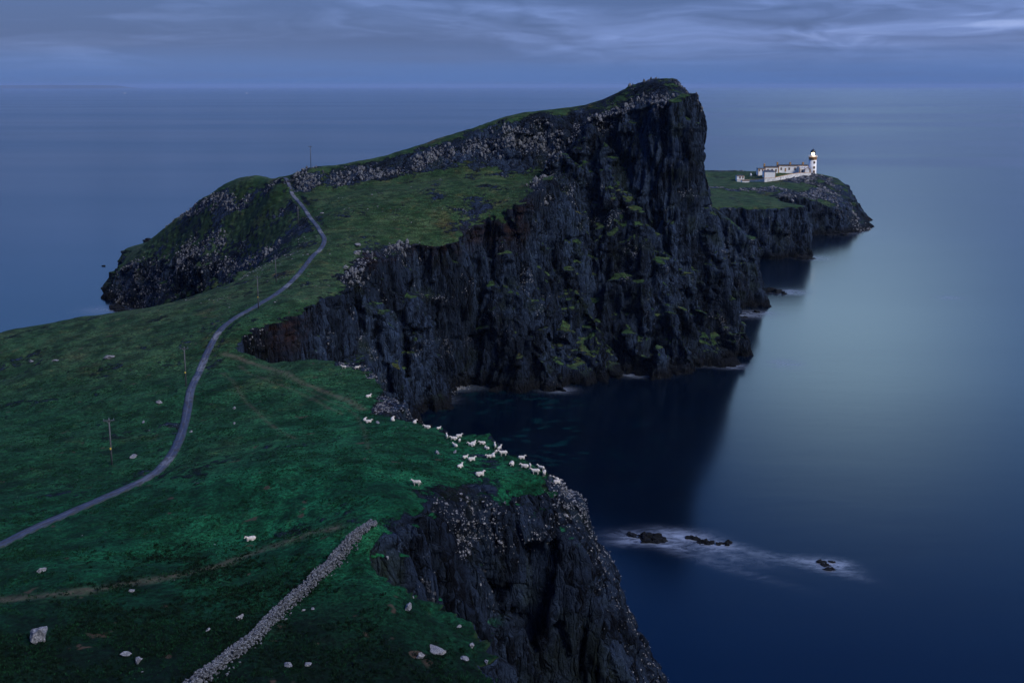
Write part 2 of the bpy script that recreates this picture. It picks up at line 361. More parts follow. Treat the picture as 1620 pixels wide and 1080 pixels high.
ROAD = [(-60,880,108),(0,858,112),(50,836,118),(100,810,124),(150,785,130),(200,757,136),(232,735,141),(255,712,147),(275,682,156),(290,645,170),(300,610,187),(309,585,198),(320,560,211),(333,540,220),(350,522,229),(380,502,239),(409,486,248),(440,462,262),(470,435,280),(495,405,300),(507,392,309),(513,380,318),(511,370,327),(500,355,342),(485,335,364),(470,315,382),(458,297,398),(450,283,410)]
def polyline(pts):
    """sample a smooth line through map points every ~0.8 m"""
    P = np.array(pts, float)[:, :2]; out = []
    for i in range(len(P) - 1):
        p0 = P[max(i - 1, 0)]; p1 = P[i]; p2 = P[i + 1]; p3 = P[min(i + 2, len(P) - 1)]
        n = max(2, int(np.hypot(*(p2 - p1)) / 0.8))
        for t in np.arange(n) / n:
            out.append(0.5 * ((2 * p1) + (-p0 + p2) * t + (2 * p0 - 5 * p1 + 4 * p2 - p3) * t ** 2 + (-p0 + 3 * p1 - 3 * p2 + p3) * t ** 3))
    out.append(P[-1]); return np.array(out)
def hit(px, py, ymin=60.0, ymax=950.0):
    """first ground point along a sight line"""
    a, b = ray(px, py); Y = np.arange(ymin, ymax, 0.25); z = height_i(a * Y, Y); r = CAM_H + b * Y
    k = np.argmax(z >= r)
    return (a * Y[k], Y[k], r[k]) if z[k] >= r[k] else None

# cached height raster for quick placing
HX = np.arange(-340, 345, 1.0); HY = np.arange(-20, 965, 1.0)
_hx, _hy = np.meshgrid(HX, HY, indexing='ij'); HZ = height(_hx, _hy)
def height_i(x, y):
    x = np.asarray(x, float); y = np.asarray(y, float)
    fx = np.clip(x - HX[0], 0, len(HX) - 1.001); fy = np.clip(y - HY[0], 0, len(HY) - 1.001)
    i = fx.astype(int); j = fy.astype(int); a = fx - i; b = fy - j
    return (HZ[i, j] * (1 - a) * (1 - b) + HZ[i + 1, j] * a * (1 - b) + HZ[i, j + 1] * (1 - a) * b + HZ[i + 1, j + 1] * a * b)
road_pts = polyline([at(*p) for p in ROAD])
road_z = height_i(road_pts[:, 0], road_pts[:, 1])
for _ in range(30): road_z[1:-1] = 0.25 * road_z[:-2] + 0.5 * road_z[1:-1] + 0.25 * road_z[2:]
def dist_poly(x, y, P):
    best = np.full(x.shape, 1e9); idx = np.zeros(x.shape, int)
    for k in range(0, len(P)):
        d = (x - P[k, 0]) ** 2 + (y - P[k, 1]) ** 2; m = d < best; best[m] = d[m]; idx[m] = k
    return np.sqrt(best), idx

# rocky ground: (sight points with distance), radius, strength
ROCKY = [
 ([(470,296,396),(540,284,399),(600,272,399),(650,260,400),(700,247,400),(760,232,400),(800,222,400),(850,216,400),(890,215,398)], 5.0, 1.0),
 ([(455,290,402),(480,276,406),(500,270,408)], 3, .7),
 ([(1000,138,410),(1040,128,404),(1080,136,398),(1098,160,386)], 5, .6), ([(900,205,398),(950,190,395),(1000,168,392),(1060,160,384)], 4, .9),
 ([(880,245,388),(860,275,368),(850,300,356)], 6, .8),
 ([(445,293,408),(410,298,412),(380,302,420),(350,308,432),(320,330,452),(290,352,474),(255,376,505)], 3.6, .9),
 ([(185,430,472),(230,418,452),(300,424,408),(360,428,378),(395,412,362),(430,395,350)], 4.5, .7), ([(190,455,462),(230,455,446),(290,450,420),(340,445,400)], 8, 1.0),
 ([(1118,298,712),(1140,299,708),(1160,301,702)], 6, 1.2), ([(1175,299,705),(1200,299,700),(1215,298,705),(1225,296,720)], 9, 1.3), ([(1225,296,722),(1238,300,700),(1250,310,665),(1255,318,635)], 9, 1.0),
 ([(1262,286,775),(1280,284,783),(1295,282,795)], 13, 1.2), ([(1262,305,690),(1290,306,700),(1310,300,755)], 9, 1.2), ([(1300,290,800),(1315,310,745)], 14, 1.0), ([(1120,271,878),(1150,271,878),(1180,272,878)], 8, 1.0), ([(1335,325,700),(1365,345,700)], 20, 1.0),
 ([(700,800,121),(760,785,126),(820,780,129),(880,775,132),(900,790,138)], 3.2, .9), ([(650,830,113),(690,803,121)], 2.0, .5), ([(605,650,172),(608,625,182)], 2.2, .9),
 ([(610,880,103),(650,940,96),(700,975,92)], 1.0, .3), ([(540,577,203),(575,584,199),(590,592,194)], 1.4, .9), ([(560,432,289),(540,450,276),(600,402,312),(640,390,322)], 3.0, .7),
]
ROCKP = [(polyline([at(*p) for p in pl])[::3], r, s) for pl, r, s in ROCKY]
def rocky_mask(x, y):
    m = np.zeros(len(x))
    for P_, r, s in ROCKP:
        sel = np.where((x > P_[:, 0].min() - 2.5 * r) & (x < P_[:, 0].max() + 2.5 * r) & (y > P_[:, 1].min() - 2.5 * r) & (y < P_[:, 1].max() + 2.5 * r))[0]
        if len(sel):
            d, _ = dist_poly(x[sel], y[sel], P_); m[sel] = np.maximum(m[sel], s * np.exp(-(d / r) ** 2))
    return m
def displace(V, N, near, rocky, rd):
    x, y, z = V.T; out = V.copy()
    steep = 1 - np.clip(np.abs(N[:, 2]), 0, 1); kn = sst(-x, 84, 98) * sst(y, 325, 345) * sst(z, 16, 26); ms = sst(steep, 0.28 + 0.14 * kn, 0.55 + 0.12 * kn)
    nh = N.copy(); nh[:, 2] *= 0.35; nh /= np.linalg.norm(nh, axis=1)[:, None] + 1e-6
    # tall joints and columns, broken by ledges
    wz = z + 3 * pn(x / 20, y / 20, z / 20)
    col = 1 - 2 * np.abs(pn(x / 5.2, y / 5.2, wz / 38))
    col2 = 1 - 2 * np.abs(pn(x / 2.1 + 3, y / 2.1, wz / 17 + 9))
    big = fbm(x / 15, y / 15, wz / 42, 3)
    led = fbm(x / 22, y / 22, z / 3.6, 3) * (1 + 3.5 * sst(y, 640, 690))
    edge = 1 - 2 * np.abs(fbm(x / 1.5, y / 1.5, wz / 6.5, 2))
    crag = np.abs(fbm(x / 8.0, y / 8.0, wz / 13.0, 4))
    lump = fbm(x / 3.2, y / 3.2, z / 4.4, 3)
    blk = np.floor(3 * pn(x / 4.4, y / 4.4, z / 9 + 3)) / 3
    xw = x + 0.9 * pn(x / 6, y / 6, z / 9); yw = y + 0.9 * pn(x / 6 + 5, y / 6, z / 9)
    a = 3.6 * big + 1.5 * col + 0.15 * led + 0.22 * lump - 1.3 * crag
    for size, hgt, amp, grv in ((6.0, 34.0, 2.1, 0.9), (2.6, 17.0, 1.0, 0.7), (1.25, 8.0, 0.42, 0.25)):
        ca, cb, ed = vcol(xw, yw, size); lv = np.floor(z / hgt + hsh(ca, cb, 3) * 1.0)
        a = a + amp * (hsh(ca, cb, lv.astype(np.int64) + 11) - 0.5) * 2 - grv * np.exp(-(ed / 0.13) ** 2)
    a = a * (1 - 0.65 * np.exp(-((x - 11) / 9) ** 2 - ((y - 139) / 12) ** 2) * sst(z, 10, 30))      # the worn prow stands smoother
    out += nh * (ms * a * (0.85 if near else 1.0))[:, None]
    cell = np.floor(1.5 * fbm(x / 2.6, y / 2.6, z / 5.0, 2) * 3) / 3
    rk = rocky * (1 - 0.6 * ms)
    out += N * (rk * (0.9 * np.clip(cell, -0.4, 1.5) + 0.35 * pn(x / 1.3, y / 1.3, z / 1.6)) * 1.2)[:, None]
    # broken outcrops where the ground is only half steep
    mr = sst(steep, 0.12, 0.3) * (1 - ms)
    out[:, 2] += mr * 0.5 * fbm(x / 2.4, y / 2.4, z / 2.4, 2)
    # peat steps / terracettes on grass
    g = (1 - ms) * sst(steep, 0.015, 0.06) * sst(rd, 2.0, 4.0)
    out[:, 2] += g * 0.16 * pn(x / 7, y / 2.2, z / 1.3)
    out[:, 2] += (1 - ms) * sst(rd, 1.3, 2.6) * (0.10 * fbm(x / 1.3, y / 1.3, 0.5, 2) + 0.16 * np.abs(fbm(x / 3.6, y / 2.6, 8.5, 2)))
    return out, ms

POOL = {}
TRACKS = [ # trodden earth tracks over the turf (bearing, dip)
 ([(-20,950),(60,944),(140,935),(220,922),(300,907),(350,895),(400,876),(450,857),(490,846),(530,836)], 0.9),
 ([(355,560),(390,572),(430,584),(470,602),(510,618),(545,632),(575,648)], 0.75),
 ([(350,590),(365,600),(385,630),(405,650),(440,680),(470,695)], 0.35),
 ([(380,580),(420,600),(465,617),(500,634),(540,655)], 0.4),
 ([(430,590),(500,625),(560,655),(578,690),(582,710)], 0.3),
]
def pix_line(pts):
    return polyline([hit(*p) for p in pts if hit(*p) is not None])

def terrain_piece(name, x0, x1, y0, y1, cell, vox, near, mat, cut):
    xs = np.arange(x0, x1 + cell, cell); ys = np.arange(y0, y1 + cell, cell)
    gx, gy = np.meshgrid(xs, ys, indexing='ij'); gz = height(gx, gy)
    m = (gx > -130) | (gy < 300)
    d, idx = dist_poly(gx[m].ravel(), gy[m].ravel(), road_pts[::3])
    zz = gz[m]; rz = road_z[::3][idx]; k = 1 - sst(d, 1.3, 3.2); gz[m] = zz * (1 - k) + (rz - 0.05) * k
    gz = np.maximum(gz, -4.5)
    nx, ny = gx.shape; V = np.stack([gx, gy, gz], -1).reshape(-1, 3)
    I = np.arange(nx * ny).reshape(nx, ny)
    Q = np.stack([I[:-1, :-1], I[1:, :-1], I[1:, 1:], I[:-1, 1:]], -1).reshape(-1, 4)
    VB = V.copy(); VB[:, 2] = -7.0; n = len(V)
    QB = Q[:, ::-1] + n
    def side(a): a = np.asarray(a); return np.stack([a[:-1], a[:-1] + n, a[1:] + n, a[1:]], -1)
    S = np.concatenate([side(I[:, 0]), side(I[-1, :]), side(I[::-1, -1]), side(I[0, ::-1])])
    me = mesh_np(name, np.concatenate([V, VB]), np.concatenate([Q, QB, S]))
    o = bpy.data.objects.new(name, me); COL.objects.link(o)
    md = o.modifiers.new('r', 'REMESH'); md.mode = 'VOXEL'; md.voxel_size = vox; md.adaptivity = 0
    dg = bpy.context.evaluated_depsgraph_get(); me2 = bpy.data.meshes.new_from_object(o.evaluated_get(dg)); o.modifiers.clear()
    o.data = me2; bpy.data.meshes.remove(me)
    nv = len(me2.vertices); V = np.empty(nv * 3, np.float32); me2.vertices.foreach_get('co', V); V = V.reshape(-1, 3)
    N = np.empty(nv * 3, np.float32); me2.vertex_normals.foreach_get('vector', N); N = N.reshape(-1, 3)
    npo = len(me2.polygons); L = np.empty(npo * 4, np.int32)
    assert len(me2.loops) == npo * 4
    me2.loops.foreach_get('vertex_index', L); L = L.reshape(-1, 4)
    keep = (V[:, 2] > -2.2) & cut(V[:, 0], V[:, 1])
    fk = keep[L].all(1); L = L[fk]; used = np.unique(L); rm = np.full(nv, -1, np.int32); rm[used] = np.arange(len(used)); L = rm[L]; V = V[used]; N = N[used]
    rocky = rocky_mask(V[:, 0], V[:, 1]) * np.clip(0.75 + 0.9 * fbm(V[:, 0] / 9, V[:, 1] / 9, V[:, 2] / 9, 2), 0, 1.2)
    below = V[:, 2] - plateau(V[:, 0], V[:, 1])
    if name != 'peninsula': rocky = rocky * np.where(V[:, 0] > -70, sst(below, -13.0, -4.0), 1.0)
    rd = np.full(len(V), 99.0); sel = np.where((V[:, 0] > -135) & (V[:, 0] < -40) & (V[:, 1] < 430))[0]
    if len(sel): rd[sel] = dist_poly(V[sel, 0], V[sel, 1], road_pts[::2])[0]
    V, ms = displace(V, N, near, rocky, rd)
    me3 = mesh_np(name, V, L); o.data = me3; bpy.data.meshes.remove(me2)
    # what the ground is made of, sampled per point
    w = np.zeros(len(V)); 
    for P_, half, hw in TR:
        sel = (V[:, 0] > P_[:, 0].min() - 4) & (V[:, 0] < P_[:, 0].max() + 4) & (V[:, 1] > P_[:, 1].min() - 4) & (V[:, 1] < P_[:, 1].max() + 4)
        if sel.any():
            d, _ = dist_poly(V[sel, 0], V[sel, 1], P_); w[sel] = np.maximum(w[sel], hw * np.exp(-(d / half) ** 2))
    attr(me3, 'trod', w); attr(me3, 'rocky', rocky)
    POOL[name] = (V, N, rocky, ms, rd)
    e = np.zeros(len(V))
    for (ex, ey, ez, er, es) in EARTH:
        dd = ((V[:, 0] - ex) ** 2 + (V[:, 1] - ey) ** 2) / er ** 2 + ((V[:, 2] - ez) / es) ** 2
        e = np.maximum(e, np.exp(-dd))
    attr(me3, 'earth', e)
    me3.materials.append(mat); tag(o, kind='structure')
    return o, V, L

TR = [(pix_line(p), h, 1.0 if i < 2 else 0.7) for i, (p, h) in enumerate(TRACKS)]
def E(px, py, Y, r, s): p = at(px, py, Y); return (*p, r, s)
EARTH = [E(600,405,305,7,3),E(650,400,320,8,3),E(700,398,326,8,3.5),E(760,375,336,8,5),E(800,360,340,9,7),E(820,345,344,7,7),E(450,520,238,8,6),E(530,365,334,3,2),E(720,762,130,2.5,1.0),E(590,640,178,3,2),E(605,650,172,2.0,3),E(350,530,226,2.2,2)]

def terrain_mat():
    m, t = new_mat('turf_and_basalt')
    g = t.new('ShaderNodeNewGeometry'); P = g.outputs['Position']
    nz = t.new('ShaderNodeSeparateXYZ', {0: g.outputs['True Normal']}).outputs[2]
    nzs = t.new('ShaderNodeSeparateXYZ', {0: g.outputs['Normal']}).outputs[2]
    pz = t.new('ShaderNodeSeparateXYZ', {0: P}).outputs[2]
    trod = t.new('ShaderNodeAttribute', attribute_name='trod').outputs['Fac']
    earth = t.new('ShaderNodeAttribute', attribute_name='earth').outputs['Fac']
    rocky = t.new('ShaderNodeAttribute', attribute_name='rocky').outputs['Fac']
    n_big = t.noise(P, 0.018, 3.0); n_mid = t.noise(P, 0.11, 4.0, 0.6); n_sm = t.noise(P, 0.75, 5.0, 0.65); n_fine = t.noise(P, 3.2, 4.0, 0.7)
    # turf: green with drier, mossier and darker patches; wind-combed streaks
    streak = t.noise(t.map(P, (0.16, 0.42, 0.9), (0, 0, 0.18)), 1.0, 6.0, 0.7)
    py_ = t.new('ShaderNodeSeparateXYZ', {0: P}).outputs[1]
    dry = t.ramp(t.m('ADD', py_, t.m('MULTIPLY', t.m('SUBTRACT', n_big, 0.5), 160.0)), 110.0, 290.0)   # rank wet turf near by, cropped dry turf on the far slopes
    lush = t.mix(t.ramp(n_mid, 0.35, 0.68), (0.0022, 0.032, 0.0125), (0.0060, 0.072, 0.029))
    lush = t.mix(t.ramp(py_, 78.0, 116.0, 0.97, 0.0), lush, (0.0012, 0.0060, 0.0034))  # nearest turf darkened: corner vignette painted into its colour
    crop = t.mix(t.ramp(n_mid, 0.35, 0.68), (0.016, 0.040, 0.015), (0.036, 0.062, 0.026))
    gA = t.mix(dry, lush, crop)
    px0 = t.new('ShaderNodeSeparateXYZ', {0: P}).outputs[0]
    gA = t.mix(t.m('MULTIPLY', t.ramp(t.m('ADD', px0, t.m('MULTIPLY', n_mid, 30.0)), -15.0, -60.0), t.ramp(dry, 0, 1, 0.5, 0.05)), gA, (0.005, 0.026, 0.010))     # west side of the field darkened, vignette falloff painted into the turf
    tone = t.m('MULTIPLY', t.ramp(streak, 0.36, 0.64, 0.80, 1.15), t.ramp(t.noise(P, 1.7, 5.0, 0.8), 0.36, 0.64, 0.42, 1.60))
    tone = t.m('MULTIPLY', tone, t.ramp(n_fine, 0.32, 0.68, 0.55, 1.45))
    tone = t.m('MULTIPLY', tone, t.ramp(t.noise(t.map(P, (0.22, 0.22, 1.5)), 1.0, 3.0, 0.6), 0.38, 0.56, 0.62, 1.15))     # sheep terraces along the contour
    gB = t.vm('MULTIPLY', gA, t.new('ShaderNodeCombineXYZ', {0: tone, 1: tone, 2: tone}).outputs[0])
    gB = t.mix(t.ramp(t.noise(t.vm('ADD', P, (40, 7, 3)), 0.55, 5.0, 0.7), 0.54, 0.70, 0, 0.6), gB, t.vm('MULTIPLY', gB, (3.2, 1.35, 1.2)))
    gB = t.mix(t.ramp(t.noise(t.vm('ADD', P, (9, 70, 3)), 0.06, 4.0, 0.65), 0.56, 0.70, 0, 0.55), gB, t.vm('MULTIPLY', gB, (2.4, 1.0, 1.0)))
    # bare peat spots
    spot = t.m('MULTIPLY', t.ramp(t.noise(P, 0.42, 2.0, 0.5, 0.4), 0.69, 0.74), 0.7)
    gB = t.mix(spot, gB, (0.060, 0.040, 0.030))
    trodc = t.m('MULTIPLY', trod, t.ramp(n_sm, 0.3, 0.7, 0.35, 1.0))
    gB = t.mix(t.m('MULTIPLY', trodc, 0.8), gB, (0.105, 0.088, 0.062))
    # basalt: blue-black, jointed in columns and blocks, each with its own weathering
    wv = t.vm('ADD', P, t.vm('MULTIPLY', t.new('ShaderNodeTexNoise', {'Vector': P, 'Scale': 0.35, 'Detail': 3.0}).outputs[1], (1.6, 1.6, 2.0)))
    jn = t.map(wv, (1, 1, 0.13))
    r1 = t.noise(t.map(P, (0.8, 0.8, 0.3)), 1.1, 6.0, 0.7)
    v1 = t.new('ShaderNodeTexVoronoi', {'Vector': jn, 'Scale': 0.42}); v2 = t.new('ShaderNodeTexVoronoi', {'Vector': jn, 'Scale': 1.15})
    k1 = t.new('ShaderNodeSeparateXYZ', {0: v1.outputs['Color']}).outputs[0]; k2 = t.new('ShaderNodeSeparateXYZ', {0: v2.outputs['Color']}).outputs[1]
    e1 = t.vor(jn, 0.42, 'DISTANCE_TO_EDGE'); e2 = t.vor(jn, 1.15, 'DISTANCE_TO_EDGE')
    kk = t.m('ADD', t.m('ADD', t.m('MULTIPLY', k1, 0.30), t.m('MULTIPLY', k2, 0.25)), t.m('MULTIPLY', r1, 0.75))
    rock = t.mix(t.ramp(kk, 0.42, 0.80), (0.0022, 0.0036, 0.0064), (0.034, 0.046, 0.068))
    rock = t.mix(t.ramp(t.noise(P, 0.6, 5.0, 0.72), 0.56, 0.70, 0, 0.8), rock, (0.075, 0.092, 0.125))
    rock = t.mix(t.m('MULTIPLY', t.ramp(t.noise(P, 0.10, 4.0, 0.6), 0.53, 0.68), 0.55), rock, (0.022, 0.030, 0.016))   # olive moss and sea lichen
    shade_ = t.m('MULTIPLY', t.ramp(t.noise(t.map(P, (1, 1, 0.6)), 0.045, 4.0, 0.6), 0.36, 0.62, 0.40, 1.15), 0.95)      # broad light and shade of the cliffs put into the rock colour
    rock = t.vm('MULTIPLY', rock, t.new('ShaderNodeCombineXYZ', {0: t.m('MULTIPLY', shade_, 0.92), 1: t.m('MULTIPLY', shade_, 1.12), 2: t.m('MULTIPLY', shade_, 1.38)}).outputs[0])
    strata = t.noise(t.map(P, (0.05, 0.05, 1.1)), 1.0, 3.0, 0.6)
    red = t.mix(t.ramp(strata, 0.35, 0.65), (0.010, 0.007, 0.008), (0.044, 0.024, 0.021))
    rock = t.mix(t.m('MULTIPLY', earth, t.ramp(n_mid, 0.35, 0.6, 0.1, 0.95)), rock, red)
    wet = t.ramp(pz, 1.0, 7.0)
    rock = t.mix(wet, (0.007, 0.008, 0.010), rock)
    # pale lichen: flecks, thickest on ledges and high rims
    fl = t.vor(t.vm('ADD', P, t.vm('MULTIPLY', t.new('ShaderNodeTexNoise', {'Vector': P, 'Scale': 1.3}).outputs[1], (0.9, 0.9, 0.9))), 1.15)
    patch = t.noise(P, 0.085, 3.0, 0.6)
    thr = t.m('MULTIPLY', t.m('MAXIMUM', t.ramp(patch, 0.52, 0.70), t.m('MULTIPLY', rocky, 1.15)), 0.40)
    fleck = t.m('LESS_THAN', fl, thr)
    fleck = t.m('MULTIPLY', fleck, t.ramp(n_fine, 0.38, 0.6))
    fleck = t.m('MULTIPLY', fleck, t.ramp(pz, 8.0, 40.0, 0.25, 1.0))
    fleck = t.m('MULTIPLY', fleck, t.ramp(nzs, -0.1, 0.45, 0.25, 1.0))
    rock = t.mix(t.m('MULTIPLY', fleck, 0.85), rock, (0.42, 0.43, 0.46))
    # turf lies where it is not steep; clings in tongues on the ledges
    lim = t.m('ADD', t.ramp(t.noise(P, 0.05, 2.0), 0.4, 0.6, 0.69, 0.88), t.m('MULTIPLY', t.m('SUBTRACT', n_mid, 0.5), 0.75))
    lim = t.m('ADD', lim, t.m('MULTIPLY', t.m('SUBTRACT', n_sm, 0.5), 0.55))
    px_ = t.new('ShaderNodeSeparateXYZ', {0: P}).outputs[0]
    lim = t.m('SUBTRACT', lim, t.m('MULTIPLY', t.m('MULTIPLY', t.ramp(px_, -84.0, -96.0), t.ramp(py_, 325.0, 345.0)), 0.27))      # the knoll keeps its turf on steeper ground
    lim = t.m('SUBTRACT', lim, t.m('MULTIPLY', t.m('MULTIPLY', t.ramp(px_, 6.0, 0.0), t.ramp(py_, 112.0, 104.0)), 0.26))      # turf hangs over the near edge
    lim = t.m('ADD', lim, t.m('MULTIPLY', rocky, 0.48))
    grassy = t.ramp(nzs, t.m('SUBTRACT', lim, 0.05), t.m('ADD', lim, 0.05))
    grassy = t.m('MULTIPLY', grassy, t.ramp(pz, 2.0, 7.0))
    grassy = t.m('MULTIPLY', grassy, t.m('MAXIMUM', t.m('MAXIMUM', t.ramp(pz, 37.0, 44.0), t.ramp(px_, 0.0, -6.0)), t.ramp(py_, 190.0, 200.0)))
    gB = t.mix(t.ramp(nzs, 0.82, 0.62, 0, 0.75), gB, t.vm('MULTIPLY', t.mix(n_sm, (0.008, 0.020, 0.007), (0.024, 0.042, 0.016)), (1, 1, 1)))     # coarse sallow growth on ledges
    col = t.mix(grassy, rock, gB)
    hgt = t.m('ADD', t.m('MULTIPLY', n_sm, 0.6), t.m('MULTIPLY', n_fine, 0.22))
    hgt = t.m('ADD', hgt, t.m('MULTIPLY', streak, 0.5))
    hr = t.m('ADD', t.m('MULTIPLY', r1, 1.3), t.m('ADD', t.m('MULTIPLY', t.ramp(e1, 0.0, 0.10, 0, 1, False), 0.9), t.m('MULTIPLY', t.ramp(e2, 0.0, 0.12, 0, 1, False), 0.40)))
    hr = t.m('ADD', hr, t.m('ADD', t.m('MULTIPLY', k1, 0.9), t.m('MULTIPLY', k2, 0.5)))
    hr = t.m('ADD', hr, t.m('ADD', t.m('MULTIPLY', n_fine, 0.4), t.m('MULTIPLY', t.noise(t.map(P, (1, 1, 0.5)), 1.6, 6.0, 0.75), 1.0)))
    hh = t.new('ShaderNodeMix', {0: grassy, 2: hr, 3: hgt}); 
    b = t.new('ShaderNodeBump', {'Height': hh.outputs[0], 'Strength': 1.0, 'Distance': t.m('ADD', 0.35, t.m('MULTIPLY', t.m('SUBTRACT', 1.0, grassy), 0.45))})
    bs = t.new('ShaderNodeBsdfPrincipled', {'Base Color': col, 'Roughness': 0.92, 'Specular IOR Level': 0.08, 'Normal': b.outputs[0]})
    out_mat(t, bs.outputs[0]); return m
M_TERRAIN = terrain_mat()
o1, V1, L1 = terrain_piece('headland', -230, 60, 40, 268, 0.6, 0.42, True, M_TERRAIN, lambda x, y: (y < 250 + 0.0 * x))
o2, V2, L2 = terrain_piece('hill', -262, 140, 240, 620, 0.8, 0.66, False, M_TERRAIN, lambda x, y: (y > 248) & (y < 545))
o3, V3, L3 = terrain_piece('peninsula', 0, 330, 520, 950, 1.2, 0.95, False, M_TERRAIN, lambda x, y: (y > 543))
print('tris', 2 * (len(L1) + len(L2) + len(L3)))

# ------------------------------------------------------------------ sea
def sea_mat():
    m, t = new_mat('sea_water')
    g = t.new('ShaderNodeNewGeometry'); P = g.outputs['Position']
    foam = t.new('ShaderNodeAttribute', attribute_name='foam').outputs['Fac']
    shoal = t.new('ShaderNodeAttribute', attribute_name='shoal').outputs['Fac']
    w1 = t.noise(t.map(P, (0.03, 0.09, 1), (0, 0, 0.3)), 1.0, 4.0, 0.6)
    w2 = t.noise(t.map(P, (0.35, 0.6, 1), (0, 0, -0.2)), 1.0, 3.0, 0.6)
    far = t.noise(t.map(P, (0.00035, 0.0016, 1), (0, 0, 0.12)), 1.0, 4.0, 0.6)
    body = t.mix(t.ramp(w1, 0.3, 0.7), (0.0003, 0.0024, 0.0075), (0.0004, 0.0034, 0.010))
    st = t.vor(t.map(P, (0.22, 0.42, 1), (0, 0, 0.35)), 1.0, 'SMOOTH_F1')
    sm = t.m('MULTIPLY', t.m('MULTIPLY', t.ramp(st, 0.18, 0.42, 1, 0), t.ramp(t.noise(P, 0.05, 2.0), 0.4, 0.6)), shoal)
    body = t.mix(t.m('MULTIPLY', sm, 0.6), body, (0.002, 0.026, 0.031))
    fn = t.noise(t.map(P, (0.16, 0.4, 1), (0, 0, -0.55)), 1.0, 6.0, 0.7, 1.2)
    fm = t.m('MULTIPLY', foam, t.ramp(fn, 0.30, 0.68, 0.12, 1.0), clamp=True)
    col = t.mix(fm, body, (0.36, 0.43, 0.55))
    rough = t.m('ADD', t.ramp(far, 0.35, 0.65, 0.15, 0.23), t.m('MULTIPLY', fm, 0.5))
    h = t.m('ADD', t.m('MULTIPLY', w1, 2.0), t.m('MULTIPLY', w2, 0.18))
    b = t.new('ShaderNodeBump', {'Height': h, 'Strength': 0.016, 'Distance': 1.0})
    bs = t.new('ShaderNodeBsdfPrincipled', {'Base Color': col, 'Roughness': rough, 'IOR': 1.333, 'Normal': b.outputs[0]})
    out_mat(t, bs.outputs[0]); return m
def spread(core0, core1, step, far):
    a = list(np.arange(core0, core1 + step, step)); s = step; v = a[-1]; up = []
    while v < far: s *= 1.25; v += s; up.append(v)
    s = step; v = a[0]; dn = []
    while v > -far: s *= 1.25; v -= s; dn.append(v)
    return np.array(dn[::-1] + a + up)
SX = spread(-300, 360, 1.6, 62000); SY = spread(120, 800, 1.6, 62000)
sx, sy = np.meshgrid(SX, SY, indexing='ij')
# waves of white water: near rocks and points of the coast
def blob(px, py, rx, ry, k, rot=0.0):
    p = onsea(px, py); dx = sx - p[0]; dy = sy - p[1]; c_, s_ = math.cos(rot), math.sin(rot)
    u = (dx * c_ + dy * s_) / rx; v = (-dx * s_ + dy * c_) / ry; return k * np.exp(-(u * u + v * v))
foam = np.zeros(sx.shape)
for a in [(1020,851,8,4.5,.8,-.15),(1000,856,6,3,.5,0),(1075,848,9,5,.75,-.2),(1060,862,8,3,.6,-.3),(1125,861,8,3.5,.85,-.3),(1150,864,5,2.5,.6,-.3),(1135,874,12,3,.35,-.5),(1200,875,11,2.2,.32,-.45),(1240,885,10,2.5,.36,-.35),(1295,893,6,3.5,.75,-.4),(1320,893,5,3.5,.85,-.4),(1330,905,6,2,.35,-.5),
          (1100,880,12,2.2,.22,-.5),(1150,898,14,2.2,.14,-.55),(1090,576,9,3,.5,0),(1155,579,7,3,.55,-.1),(1015,593,7,3,.5,0),(885,617,5,3,.5,0),(1175,498,14,6,.45,0),(1198,495,8,5,.5,0),(1242,575,6,6,.4,0),(1250,462,8,6,.6,0),(1290,408,9,9,.35,0),(1130,548,6,6,.3,0),(1340,368,20,12,.2,0),(740,612,9,4,.25,.3),(690,635,6,4,.35,.5),(168,490,10,8,.3,0),(200,492,8,5,.35,0),(1503,471,6,4,.4,0)]:
    foam = np.maximum(foam, blob(a[0], a[1], a[2] * (0.8 if a[1] > 800 else 1), a[3] * (0.62 if a[1] > 800 else 1), *a[4:]))
shoal = np.clip(blob(800,660,34,30,1.1,0) + blob(740,690,25,25,.6) + blob(880,720,22,22,.5), 0, 1)
I = np.arange(sx.size).reshape(sx.shape)
Qs = np.stack([I[:-1, :-1], I[1:, :-1], I[1:, 1:], I[:-1, 1:]], -1).reshape(-1, 4)
me = mesh_np('sea', np.stack([sx, sy, 0 * sx], -1).reshape(-1, 3), Qs)
attr(me, 'foam', foam.ravel()); attr(me, 'shoal', shoal.ravel())
sea = link('sea', me, sea_mat()); tag(sea, kind='structure')

# ------------------------------------------------------------------ placing on the built ground
TERR = [o1, o2, o3]
bpy.context.view_layer.update()
def sight(px, py, ymin=40):
    """where a sight line meets the built ground"""
    a, b = ray(px, py); d = Vector((a, 1, b)).normalized(); best = None; org = Vector((0, 0, CAM_H)) + Vector((a, 1, b)) * ymin
    for o in TERR:
        ok, p, n, _ = o.ray_cast(org, d)
        if ok and (best is None or p.y < best[0].y): best = (p, n)
    return best
def drop(x, y):
    best = None
    for o in TERR:
        ok, p, n, _ = o.ray_cast(Vector((x, y, 200)), Vector((0, 0, -1)))
        if ok and (best is None or p.z > best.z): best = p
    return best
def place(px, py, far=1e9):
    for k in range(25):
        r = sight(px, py + k * 0.7)
        if r is not None and r[0].y < far and r[1].z > 0.3: return r[0]
    print('no ground', px, py); return None

